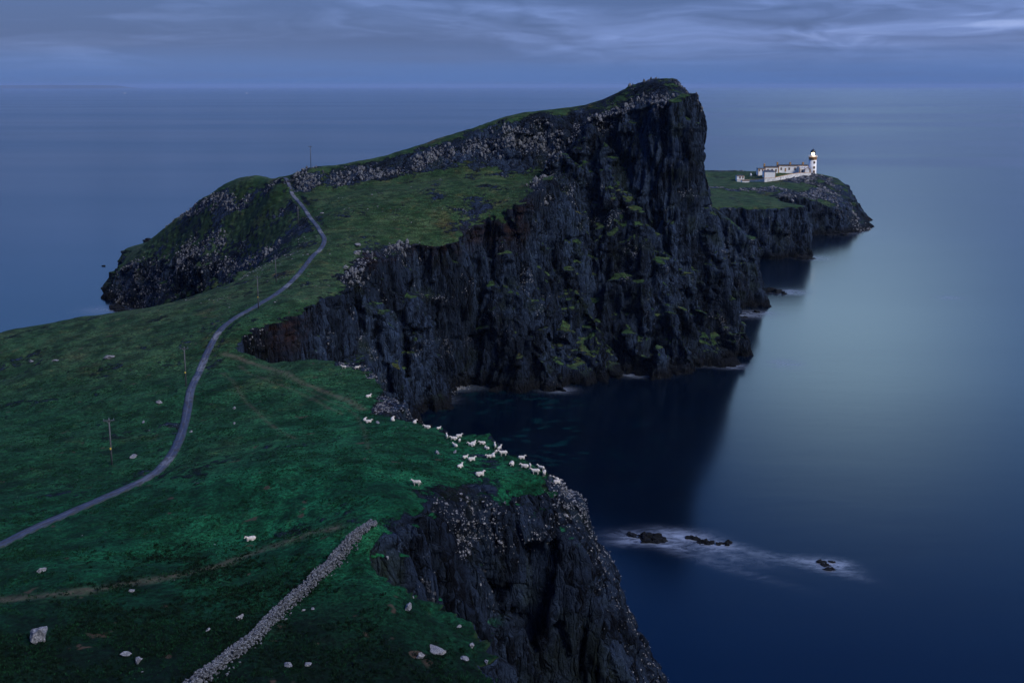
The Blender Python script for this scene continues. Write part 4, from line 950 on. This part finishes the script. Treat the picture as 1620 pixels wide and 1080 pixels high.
def sheep_mesh(pose):
    """x forward; one continuous body built from overlapping volumes, remeshed to one skin"""
    bm = bmesh.new()
    def ell(c_, r_, rot=(0, 0, 0)):
        q = bmesh.ops.create_icosphere(bm, subdivisions=3, radius=1.0)
        bmesh.ops.transform(bm, matrix=Matrix.Translation(c_) @ Euler(rot).to_matrix().to_4x4() @ Matrix.Diagonal((*r_, 1)), verts=q['verts'])
    def limb(a, b, r1, r2):
        a = Vector(a); b = Vector(b); d = b - a; q = bmesh.ops.create_cone(bm, cap_ends=True, segments=10, radius1=r1, radius2=r2, depth=d.length)
        bmesh.ops.transform(bm, matrix=Matrix.Translation((a + b) / 2) @ d.to_track_quat('Z', 'Y').to_matrix().to_4x4(), verts=q['verts'])
    head = None
    if pose in ('stand', 'graze'):
        z0 = 0.56
        ell((0, 0, z0), (0.50, 0.235, 0.235)); ell((0.30, 0, z0 - 0.02), (0.24, 0.20, 0.24)); ell((-0.32, 0, z0 + 0.01), (0.25, 0.22, 0.25))
        for sx_, kx in ((0.31, 0.0), (-0.36, 0.05)):
            for sy_, st in ((-0.12, 1), (0.12, -1)):
                o_ = 0.05 * st * (1 if sx_ > 0 else -1)
                if sx_ > 0: limb((sx_, sy_, 0.50), (sx_ + o_, sy_, 0.26), 0.085, 0.045); limb((sx_ + o_, sy_, 0.27), (sx_ + o_, sy_, 0.0), 0.038, 0.032)
                else: limb((sx_ + 0.03, sy_, 0.52), (sx_ + 0.07 + o_, sy_, 0.38), 0.12, 0.075); limb((sx_ + 0.07 + o_, sy_, 0.38), (sx_ - 0.04 + o_, sy_, 0.23), 0.07, 0.042); limb((sx_ - 0.04 + o_, sy_, 0.24), (sx_ + o_, sy_, 0.0), 0.04, 0.032)
        limb((-0.54, 0, z0 + 0.10), (-0.62, 0, z0 - 0.16), 0.05, 0.035)
        hp = (0.70, 0.0, 0.86) if pose == 'stand' else (0.74, 0.05, 0.16); ht = -0.45 if pose == 'stand' else -0.95
        limb((0.36, 0, z0 + 0.05), (hp[0] - 0.07, hp[1], hp[2] - 0.02), 0.17, 0.095)
    else:
        z0 = 0.27
        ell((0, 0, z0), (0.52, 0.30, 0.25)); ell((0.28, 0, z0 - 0.02), (0.26, 0.25, 0.25)); ell((-0.30, 0.02, z0 - 0.01), (0.29, 0.29, 0.27))
        for sy_ in (-1, 1):
            limb((0.30, 0.17 * sy_, 0.13), (0.52, 0.18 * sy_, 0.06), 0.08, 0.045); limb((0.52, 0.18 * sy_, 0.06), (0.32, 0.23 * sy_, 0.035), 0.042, 0.034)
            limb((-0.30, 0.20 * sy_, 0.16), (-0.05, 0.29 * sy_, 0.09), 0.12, 0.07); limb((-0.05, 0.29 * sy_, 0.08), (-0.30, 0.33 * sy_, 0.035), 0.045, 0.034)
        hp = (0.62, 0.10, 0.56) if pose == 'lie' else (0.50, -0.26, 0.50); ht = -0.3
        limb((0.34, 0, z0 + 0.08), (hp[0] - 0.05, hp[1] * 0.8, hp[2] - 0.02), 0.16, 0.095)
    yaw = 0.0 if pose == 'stand' else (0.1 if pose == 'graze' else (0.5 if pose == 'lie' else -0.9))
    H_ = Matrix.Translation(hp) @ Matrix.Rotation(yaw, 4, 'Z') @ Matrix.Rotation(-ht, 4, 'Y')
    n0 = len(bm.verts)
    def hell(c_, r_, rot=(0, 0, 0)): 
        q = bmesh.ops.create_icosphere(bm, subdivisions=3, radius=1.0)
        bmesh.ops.transform(bm, matrix=H_ @ Matrix.Translation(c_) @ Euler(rot).to_matrix().to_4x4() @ Matrix.Diagonal((*r_, 1)), verts=q['verts'])
    hell((0, 0, 0), (0.125, 0.085, 0.10)); hell((0.13, 0, -0.02), (0.11, 0.058, 0.062)); hell((0.20, 0, -0.03), (0.05, 0.048, 0.045))
    for sy_ in (-1, 1): hell((-0.05, 0.13 * sy_, 0.03), (0.035, 0.09, 0.045), (0.25 * sy_, 0, -0.3 * sy_))
    me = bpy.data.meshes.new('sheep'); bm.to_mesh(me); bm.free()
    o = bpy.data.objects.new('tmp', me); COL.objects.link(o); md = o.modifiers.new('r', 'REMESH'); md.mode = 'VOXEL'; md.voxel_size = 0.021
    s_ = o.modifiers.new('s', 'SMOOTH'); s_.iterations = 3; s_.factor = 0.5
    me2 = bpy.data.meshes.new_from_object(o.evaluated_get(bpy.context.evaluated_depsgraph_get())); bpy.data.objects.remove(o)
    V = np.array([v.co[:] for v in me2.vertices]); Hi = np.array(H_.inverted()); hl = V @ Hi[:3, :3].T + Hi[:3, 3]
    bare = np.clip(sst(hl[:, 0], 0.0, 0.07) + (np.abs(hl[:, 1]) > 0.095) * (np.abs(hl[:, 0]) < 0.16), 0, 1) * (np.linalg.norm(hl, axis=1) < 0.33)
    if pose in ('stand', 'graze'): bare = np.maximum(bare, sst(-V[:, 2], -0.30, -0.22) * (np.abs(V[:, 0]) < 0.5))
    N2 = np.array([v.normal[:] for v in me2.vertices]); V += N2 * ((1 - bare) * (0.022 * pn(V[:, 0] * 9, V[:, 1] * 9, V[:, 2] * 9) + 0.012 * pn(V[:, 0] * 19, V[:, 1] * 19, V[:, 2] * 19)))[:, None]
    me2.vertices.foreach_set('co', V.astype(np.float32).ravel()); attr(me2, 'bare', bare)
    for p in me2.polygons: p.use_smooth = True
    me2.materials.clear(); me2.materials.append(M_WOOL); me2.update(); return me2, H_
SHM = {k: sheep_mesh(k) for k in ('stand', 'graze', 'lie', 'look')}
def sheep_parts(pose):
    H_ = SHM[pose][1]; out = []
    for sy_ in (-1, 1):
        bm = bmesh.new(); q = bmesh.ops.create_icosphere(bm, subdivisions=1, radius=0.014); bmesh.ops.transform(bm, matrix=H_ @ Matrix.Translation((0.055, 0.074 * sy_, 0.03)), verts=q['verts'])
        me = bpy.data.meshes.new('eye'); bm.to_mesh(me); bm.free(); me.materials.append(M_HORN); out.append(('eye', me))
    return out
SHP = {k: sheep_parts(k) for k in SHM}
SHEEP = [
 # px, py(feet), pose, heading deg (0 = towards the right), scale, label
 (397,854,'lie',200,1.05,'lone sheep lying out in the open field left of the stone wall'),
 (659,768,'stand',178,1.05,'standing sheep apart from the flock above the dark curved scar'),
 (583,628,'lie',30,1.0,'sheep lying alone below the rocky notch edge'),
 (577,665,'look',90,.9,'sheep sitting upright, left of a pair near the notch'),
 (583,668,'lie',0,1.0,'sheep lying against another at the foot of the notch'),
 (621,665,'look',100,1.15,'greyish sheep sitting on the corner of the notch brink'),
 (656,669,'look',80,1.0,'sheep resting on the brink right of the notch corner'),
 (676,677,'lie',170,1.05,'sheep lying second along the brink from the notch'),
 (694,678,'lie',20,.7,'lamb on the very brink before the flock thickens'),
 (726,688,'lie',10,.95,'sheep lying on the brink edge above the densest part of flock'),
 (707,693,'stand',100,.85,'blurry grey sheep at the left fringe of the flock'),
 (718,695,'lie',175,1.05,'plump sheep lying broadside near the top of the flock'),
 (727,699,'stand',260,.7,'small lamb standing just below the plump sheep'),
 (720,706,'lie',130,.95,'sheep lying with raised head below the plump one'),
 (746,705,'lie',165,1.05,'sheep lying left of the pair on the upper brink'),
 (749,702,'lie',40,.9,'sheep tucked right behind another on the upper brink'),
 (763,702,'lie',180,.95,'sheep lying on the brink line, left of the small resting one'),
 (770,710,'look',150,.85,'small resting sheep beside the blurred greyish pair'),
 (783,708,'stand',95,.9,'greyish blurred sheep standing on the brink'),
 (790,711,'stand',60,.95,'second greyish sheep on the brink, the right one of the blurred pair'),
 (796,721,'stand',190,1.15,'large sheep standing broadside just right of the grey pair'),
 (774,723,'lie',190,.9,'sheep lying nose to tail with an upright neighbour'),
 (780,722,'look',90,1.0,'upright sheep above a long dark scar'),
 (785,716,'stand',250,.6,'tiny lamb above the upright sheep'),
 (736,724,'lie',20,.8,'smaller sheep of the two on the left flank of flock'),
 (746,728,'lie',10,1.05,'larger sheep of the two on the left flank of flock'),
 (728,739,'lie',50,1.0,'sheep lying on a slant below the left flank pair'),
 (759,752,'lie',15,1.2,'biggest sheep lying lowest and nearest in the flock'),
 (810,735,'look',270,1.05,'sheep facing straight out in the middle of the right flock'),
 (825,724,'lie',0,1.0,'sheep curled up on the brink line above the standing lamb'),
 (830,739,'lie',170,1.1,'sheep lying beside a narrow standing lamb'),
 (838.5,739,'stand',275,.75,'narrow lamb standing end on next to a lying sheep'),
 (847,750,'stand',180,1.15,'sheep standing broadside at left of the trio by the point'),
 (856,744,'stand',150,1.0,'sheep half hidden behind the trio by the point'),
 (861,752,'stand',260,1.05,'sheep at the right of the trio by the point'),
 (880,759,'lie',140,.9,'upper of two sheep lying at the very point'),
 (881,764,'lie',0,1.0,'lower of two sheep lying at the very point'),
 (544,583,'stand',170,.9,'distant sheep at the left end of the far stony brink'),
 (565,584,'stand',20,.9,'distant sheep on the far stony brink above the notch'),
]
for px_, py_, pose, hd, sc, lab in SHEEP:
    p = place(px_, py_, 230)
    if p is None: continue
    o = link('sheep', SHM[pose][0]); o.location = (p.x, p.y, p.z + 0.0); o.rotation_euler = (0, 0, math.radians(hd)); o.scale = (sc * 0.98,) * 3
    tag(o, lab, 'sheep', 'sheep grazing and resting above the cliff')
    for nm, me in SHP[pose]: link(nm, me, None, o)

# ------------------------------------------------------------------ lighthouse station
M_WHITEP = simple_mat('white_harled_wall', (0.84, 0.84, 0.83), 0.8, 0.06, 0.6)
M_OCHRE = simple_mat('ochre_painted_stone', (0.42, 0.24, 0.10), 0.75, 0.15, 1.0)
M_SLATE = simple_mat('dark_roofing', (0.05, 0.055, 0.065), 0.7, 0.2, 1.0)
M_GLASSD = simple_mat('dark_window_glass', (0.03, 0.04, 0.05), 0.15, 0.05)
M_DOME = simple_mat('black_dome_paint', (0.012, 0.014, 0.016), 0.4, 0.1)
M_DRUM = simple_mat('pale_harled_enclosure_wall', (0.58, 0.58, 0.58), 0.85, 0.25, 0.5)
def emis(name, col, s):
    m, t = new_mat(name); out_mat(t, t.new('ShaderNodeEmission', {'Color': col, 'Strength': s}).outputs[0]); return m
M_LAMP = emis('lit_lamp', (1.0, 0.80, 0.42), 9.0)
def glass_mat():
    m, t = new_mat('lantern_glass')
    mx = t.new('ShaderNodeMixShader', {0: 0.12}); t.l.new(t.new('ShaderNodeBsdfTransparent', {'Color': (0.97, 0.98, 1)}).outputs[0], mx.inputs[1]); t.l.new(t.new('ShaderNodeBsdfGlossy', {'Roughness': 0.05}).outputs[0], mx.inputs[2])
    out_mat(t, mx.outputs[0]); return m
M_LGLASS = glass_mat()
PXM = 0.0
def gpt(px_, py_, Y): a, b = ray(px_, py_); x, y = a * Y, Y; return x, y, float(drop(x, y).z)

# the tower
TY = 812; tx, ty, tz = gpt(1284.8, 274, TY); m_px = TY * 1.0 / F * 0.9975      # metres per photograph pixel there
T = empty('lighthouse', (tx, ty, tz - 0.4)); tag(T, 'white round lighthouse tower with ochre gallery and lit lantern under black dome', 'lighthouse')
zt = lambda py_: (CAM_H + ray(1284.8, py_)[1] * TY) - (tz - 0.4)
h_w = zt(252.8); h_o = zt(248.3); h_l = zt(241.0); h_d = zt(236.6); h_f = zt(234.0)
MB().lathe([(3.55, 0), (3.5, 0.5), (3.35, 2), (3.15, h_w)], 32).build('tower_wall', M_WHITEP, T, True)
MB().lathe([(3.3, h_w), (3.3, h_w + 0.35), (3.05, h_w + 0.4), (3.05, h_o - 0.8), (3.35, h_o - 0.5), (3.75, h_o - 0.25), (3.75, h_o)], 32).build('corbel_band', M_OCHRE, T)
for k in range(16):
    a = k * math.pi / 8; MB().box((3.12 * math.cos(a), 3.12 * math.sin(a), (h_w + h_o) / 2), (0.35, 0.3, h_o - h_w - 0.9), a).build('corbel', M_OCHRE, T)
rail = MB()
for k in range(24):
    a = k * math.pi / 12; rail.tube((3.6 * math.cos(a), 3.6 * math.sin(a), h_o), (3.6 * math.cos(a), 3.6 * math.sin(a), h_o + 1.2), 0.05, 0.05, 6)
for hh in (0.45, 0.85, 1.2):
    for k in range(24):
        a = k * math.pi / 12; b_ = a + math.pi / 12; rail.tube((3.6 * math.cos(a), 3.6 * math.sin(a), h_o + hh), (3.6 * math.cos(b_), 3.6 * math.sin(b_), h_o + hh), 0.045, 0.045, 6)
rail.build('gallery_railing', M_WHITEP, T)
MB().lathe([(2.15, h_o), (2.15, h_o + 1.3), (2.25, h_o + 1.35)], 24).build('lantern_base', M_WHITEP, T, False)
bars = MB()
for k in range(12):
    a = k * math.pi / 6; bars.tube((2.1 * math.cos(a), 2.1 * math.sin(a), h_o + 1.3), (2.1 * math.cos(a), 2.1 * math.sin(a), h_l + 0.1), 0.05, 0.05, 6)
bars.build('glazing_bar', M_DOME, T)
gl = bmesh.new()
me_g = bpy.data.meshes.new('lantern_pane'); gl.free()
MBg = MB(); n = 24
for k in range(n):
    a, b_ = 2 * math.pi * k / n, 2 * math.pi * (k + 1) / n; vs = [MBg.bm.verts.new((2.06 * math.cos(q), 2.06 * math.sin(q), z_)) for q, z_ in ((a, h_o + 1.3), (b_, h_o + 1.3), (b_, h_l), (a, h_l))]; MBg.bm.faces.new(vs)
MBg.build('lantern_glass', M_LGLASS, T)
MB().lathe([(0.3, h_o + 0.9), (0.9, h_o + 1.5), (1.15, (h_o + h_l) / 2 + 0.6), (0.9, h_l - 0.4), (0.3, h_l)], 20).build('lamp_lens', M_LAMP, T, True)
dome = [(2.35, h_l), (2.35, h_l + 0.25)] + [(2.2 * math.cos(q), h_l + 0.25 + (h_d - h_l - 0.2) * math.sin(q)) for q in np.linspace(0, 1.42, 8)]
D_ = MB().lathe(dome, 24).build('dome', M_DOME, T, True)
MB().lathe([(0.35, h_d - 0.15), (0.42, h_d + 0.15), (0.30, h_d + 0.5), (0.12, h_d + 0.6), (0.06, h_f)], 12).build('vent_ball', M_DOME, D_, True)
for k, py_ in enumerate((256.5, 264.5, 271)):
    z_ = zt(py_); r_ = 3.5 - 0.35 * z_ / h_w
    wv = MB().box((0.5, -r_ + 0.10, z_), (1.55, 0.5, 2.0), 0, 0.05).build('window_surround', M_OCHRE, T)
    MB().box((0.5, -r_ - 0.16, z_), (0.95, 0.08, 1.35)).build('pane', M_GLASSD, wv)
lp = bpy.data.lights.new('lantern_light', 'POINT'); lp.energy = 900; lp.color = (1, 0.75, 0.4); lp.shadow_soft_size = 1.0
lo = bpy.data.objects.new('lantern_light', lp); COL.objects.link(lo); lo.parent = T; lo.location = (0, -2.6, (h_o + h_l) / 2 + 0.8)

def world_of(px_, py_, Y): a, b = ray(px_, py_); return Vector((a * Y, Y, CAM_H + b * Y))
def building(name, label, cat, px0, px1, py_eave, py_base, Y, depth, roof='flat', roof_px=1.6, wins=(), doors=(), trim=True, wallm=None):
    """block standing on the ground, front wall at distance Y; wins/doors in px columns along the front"""
    A = world_of(px0, py_base, Y); B = world_of(px1, py_base, Y); top = world_of(px0, py_eave, Y).z
    w = B.x - A.x; cx = (A.x + B.x) / 2; base = A.z
    root = empty(name, (cx, Y, base)); tag(root, label, cat); h = top - base
    MB().box((0, depth / 2, h / 2 - 1.0), (w, depth, h + 2.0)).build('wall', wallm or M_WHITEP, root)
    rh = roof_px * Y / F
    if roof == 'flat':
        rf = MB().box((0, depth / 2, h + rh / 2), (w + 0.3, depth + 0.3, rh)).build('roof', M_SLATE, root)
        MB().box((0, -0.1, h - 0.12), (w + 0.36, 0.26, 0.3)).build('cornice', M_OCHRE, root)
    elif roof == 'hip':
        rf = MB(); e = 0.3; vs = [rf.bm.verts.new(v) for v in ((-w/2-e, -e, h), (w/2+e, -e, h), (w/2+e, depth+e, h), (-w/2-e, depth+e, h), (-w/2 + rh*1.3, depth/2, h+rh), (w/2 - rh*1.3, depth/2, h+rh))]
        for q in ((0,1,5,4),(1,2,5),(2,3,4,5),(3,0,4),(3,2,1,0)): rf.bm.faces.new([vs[i] for i in q])
        rf = rf.build('roof', M_SLATE, root)
    elif roof == 'gable':     # gable end towards the viewer
        rf = MB().prism([(-w/2-0.2, h-0.05), (w/2+0.2, h-0.05), (0, h+rh)], -0.2, depth+0.2).build('roof', wallm or M_WHITEP, root)
        MB().tube((-w/2-0.25, -0.3, h-0.02), (0, -0.3, h+rh+0.05), 0.16, 0.16, 6).tube((w/2+0.25, -0.3, h-0.02), (0, -0.3, h+rh+0.05), 0.16, 0.16, 6).build('barge', M_OCHRE, rf)
    else:                     # lean-to
        rf = MB().prism([(-w/2-0.2, h), (w/2+0.2, h), (w/2+0.2, h+0.15), (-w/2-0.2, h+rh)], -0.2, depth+0.2).build('roof', wallm or M_WHITEP, root)
    if trim:
        for s_ in (-1, 1): MB().box((s_ * (w/2 - 0.12), -0.02, h/2 - 0.5), (0.36, 0.2, h + 0.7)).build('quoin', M_OCHRE, root)
    for (pxa, pya, wpx, hpx) in wins:
        c_ = world_of(pxa, pya, Y); fr = MB().box((c_.x - cx, -0.03, c_.z - base), (wpx*Y/F + 0.42, 0.18, hpx*Y/F + 0.42)).build('window', M_OCHRE, root)
        MB().box((c_.x - cx, -0.09, c_.z - base), (wpx*Y/F, 0.12, hpx*Y/F)).build('pane', M_GLASSD, fr)
        MB().box((c_.x - cx, -0.13, c_.z - base), (wpx*Y/F, 0.10, 0.09)).build('sash_bar', M_WHITEP, fr)
    for (pxa, pya, wpx, hpx) in doors:
        c_ = world_of(pxa, pya, Y); MB().box((c_.x - cx, -0.05, c_.z - base), (wpx*Y/F, 0.2, hpx*Y/F)).build('door', M_OCHRE, root)
    return root, rf, cx, base, h, w
def chimney(info, px_, py_top, Y, d=3.0, wm=1.25):
    root, rf, cx, base, h, w = info; c_ = world_of(px_, py_top, Y); zt_ = c_.z - base
    q = MB().box((c_.x - cx, d, (h + zt_ - 0.6) / 2), (wm, wm, zt_ - 0.6 - h + 1.2)).box((c_.x - cx, d, zt_ - 0.55), (wm + 0.25, wm + 0.25, 0.28)).build('chimney', M_OCHRE, rf)
    for s_ in (-0.28, 0.28): MB().tube((c_.x - cx + s_, d, zt_ - 0.45), (c_.x - cx + s_, d, zt_ + 0.15), 0.19, 0.14, 8).build('chimney_pot', M_OCHRE, q)
i1 = building('keepers_house', 'long white keepers house with dark roof, ochre trim and chimneys, joined to the tower', 'house', 1231.8, 1278.5, 262.4, 272.6, 801, 7.0, 'flat', 1.5,
    [(1236, 267, 1.9, 3.0), (1248.6, 267, 1.9, 3.0), (1257.6, 267, 1.9, 3.0)], [(1242.6, 268.7, 2.2, 5.6)])
for cxp in (1231.6, 1251.8, 1272.2): chimney(i1, cxp, 257.2, 801)
i2 = building('keepers_wing', 'lower white wing of the keepers house with one chimney at its gable', 'house', 1210.5, 1231.4, 264.9, 275.0, 799, 6.5, 'flat', 1.3,
    [(1215, 269, 1.9, 2.4), (1221.6, 269, 1.9, 2.4), (1227.6, 269.8, 2.0, 3.4)], [])
chimney(i2, 1210.8, 259.4, 799)
building('end_cottage', 'small flat roofed white block at the left end of the station', 'building', 1199.2, 1209.4, 267.3, 277.2, 796, 6, 'flat', 0.7, [(1201.6, 269.6, 1.0, 2.4), (1206.6, 269.6, 1.2, 2.0)])
building('store_house', 'white windowless store with a dark hipped roof in front of the keepers wing', 'building', 1209.2, 1226.8, 271.8, 281.2, 783, 7, 'hip', 2.4, [], [])
building('engine_room', 'white shed with sloping white roof between the long house and tower', 'building', 1264.6, 1273.0, 264.8, 273.8, 797, 6, 'lean', 1.2, [(1269.2, 270.3, 2.0, 3.6)], [(1265.8, 270.0, 1.0, 5.6)])
building('foghorn_store', 'white gabled annex directly in front of the tower base', 'building', 1273.2, 1281.0, 267.4, 273.8, 795, 8, 'gable', 2.6, [], [(1281.8, 270.4, 1.0, 6)])
building('hut', 'isolated small white hut with two dark windows left of the station', 'hut', 1165.8, 1177.4, 278.4, 284.8, 785, 5, 'flat', 0.5, [(1170.8, 281.0, 1.6, 2.4), (1175.3, 281.0, 1.4, 2.4)], [], False)
building('low_store', 'low white block half sunk below the hut', 'building', 1174.2, 1185.4, 285.8, 289.2, 770, 4, 'flat', 0.25, [], [], False)
# the enclosing wall, stepping down the slope
EW = [(1166,284.8,286.6,780),(1185.5,284.8,287.2,779),(1199,284.2,288.8,774),(1209.5,282.2,290.0,770),(1226.5,281.2,288.6,772),(1238,278.4,285.6,776),(1250,276.0,281.4,781),(1262,274.2,277.6,787),(1268,274.0,276.6,789),(1283,273.6,276.4,792)]
ew = MB(); pr_ = None; pts = [(world_of(a, b_, Y), world_of(a, c_, Y)) for a, b_, c_, Y in EW]
for (t0, b0), (t1, b1) in zip(pts, pts[1:]):
    v = [ew.bm.verts.new(q) for q in (Vector((b0.x, b0.y, b0.z - 2.5)), Vector((b1.x, b1.y, b1.z - 2.5)), t1, t0)]; u = [ew.bm.verts.new(q.co + Vector((0, 0.5, 0))) for q in v]
    for q in ((v[0], v[1], v[2], v[3]), (u[3], u[2], u[1], u[0]), (v[3], v[2], u[2], u[3]), (v[0], v[3], u[3], u[0]), (v[2], v[1], u[1], u[2])): ew.bm.faces.new(q)
er = empty('enclosure_wall', pts[0][0]); tag(er, 'long pale boundary wall stepping up to the lighthouse', 'wall')
o = ew.build('wall_face', M_DRUM, er); o.location = -er.location
cp = MB()
for (t0, _), (t1, _) in zip(pts, pts[1:]): cp.tube(t0 + Vector((0, .25, .06)), t1 + Vector((0, .25, .06)), 0.26, 0.26, 6)
o = cp.build('coping', M_OCHRE, er); o.location = -er.location
p_ = world_of(1188, 274.6, 800); g_ = drop(p_.x, p_.y); MB_ = MB().lathe([(0.9, -0.5), (0.8, 1.0), (0.35, 1.9), (0.1, 2.3)], 10); o = MB_.build('cairn', M_WHITEP, None, True); o.location = g_; tag(o, 'tiny white cairn on the skyline left of the end cottage', 'cairn')
pole(1234.6, 293.5, 280.5, 0.2, 'pale utility pole below the enclosure wall of the lighthouse', False, True)

# ------------------------------------------------------------------ far off
def island():
    D0 = 42000.0; x0 = ray(-260, 136)[0] * D0; x1 = ray(166, 136)[0] * D0; n = 120; xs = np.linspace(x0, x1, n); t_ = (xs - x0) / (x1 - x0)
    top = 175 * np.clip((1 - t_) * 14, 0, 1) * (0.86 + 0.14 * np.clip(fbm(xs / 2500, 0.5, 0.5, 4) + .3, 0, 1)) * np.clip(t_ * 5 + 0.2, 0, 1)
    V = []
    for j, (dy, k) in enumerate(((0, 0), (500, 0.8), (1500, 1.0), (3500, 0.9), (5000, 0))):
        V += [(xs[i], D0 + dy, top[i] * k - (1 if k == 0 else 0)) for i in range(n)]
    Fq = [(j * n + i, j * n + i + 1, (j + 1) * n + i + 1, (j + 1) * n + i) for j in range(4) for i in range(n - 1)]
    tag(link('distant_hills', mesh_np('distant_hills', V, Fq), simple_mat('far_moor', (0.05, 0.06, 0.06), 0.95, 0.2, 0.001)), kind='structure')
island()
M_SHIP = simple_mat('ship_white', (0.45, 0.45, 0.47), 0.5, 0.03, 0.1)
for px_, lab in ((197, 'tiny pale ship on the horizon right of the distant island'), (390, 'tiny pale ship on the horizon above the knoll')):
    Y = 14000.0; a, _ = ray(px_, 136); r0 = empty('ship', (a * Y, Y, 0), 0.3); tag(r0, lab, 'ship', 'ships on the horizon')
    MB().prism([(-16, 0), (16, 0), (20, 5), (-17, 5)], -4, 4).build('hull', M_SHIP, r0)
    MB().box((-8, 0, 8), (10, 7, 6)).box((-8, 0, 12.5), (6, 5, 3)).build('superstructure', M_SHIP, r0)
    MB().tube((6, 0, 5), (6, 0, 16), 0.4, 0.2, 6).build('mast', M_SHIP, r0)

# ------------------------------------------------------------------ sea air
HB = MB(); HB.box((0, 0, 96.5), (166000, 166000, 207))
m_, t_ = new_mat('sea_air'); t_.l.new(t_.new('ShaderNodeVolumePrincipled', {'Color': (0.40, 0.56, 0.84), 'Density': 2.4e-5, 'Anisotropy': 0.0}).outputs[0], t_.new('ShaderNodeOutputMaterial').inputs['Volume'])
tag(HB.build('haze', m_), 'thin blue evening air over the sea', 'haze', kind='stuff')
print('TRIS', sum(sum(len(p.vertices) - 2 for p in me.polygons) * me.users for me in bpy.data.meshes))
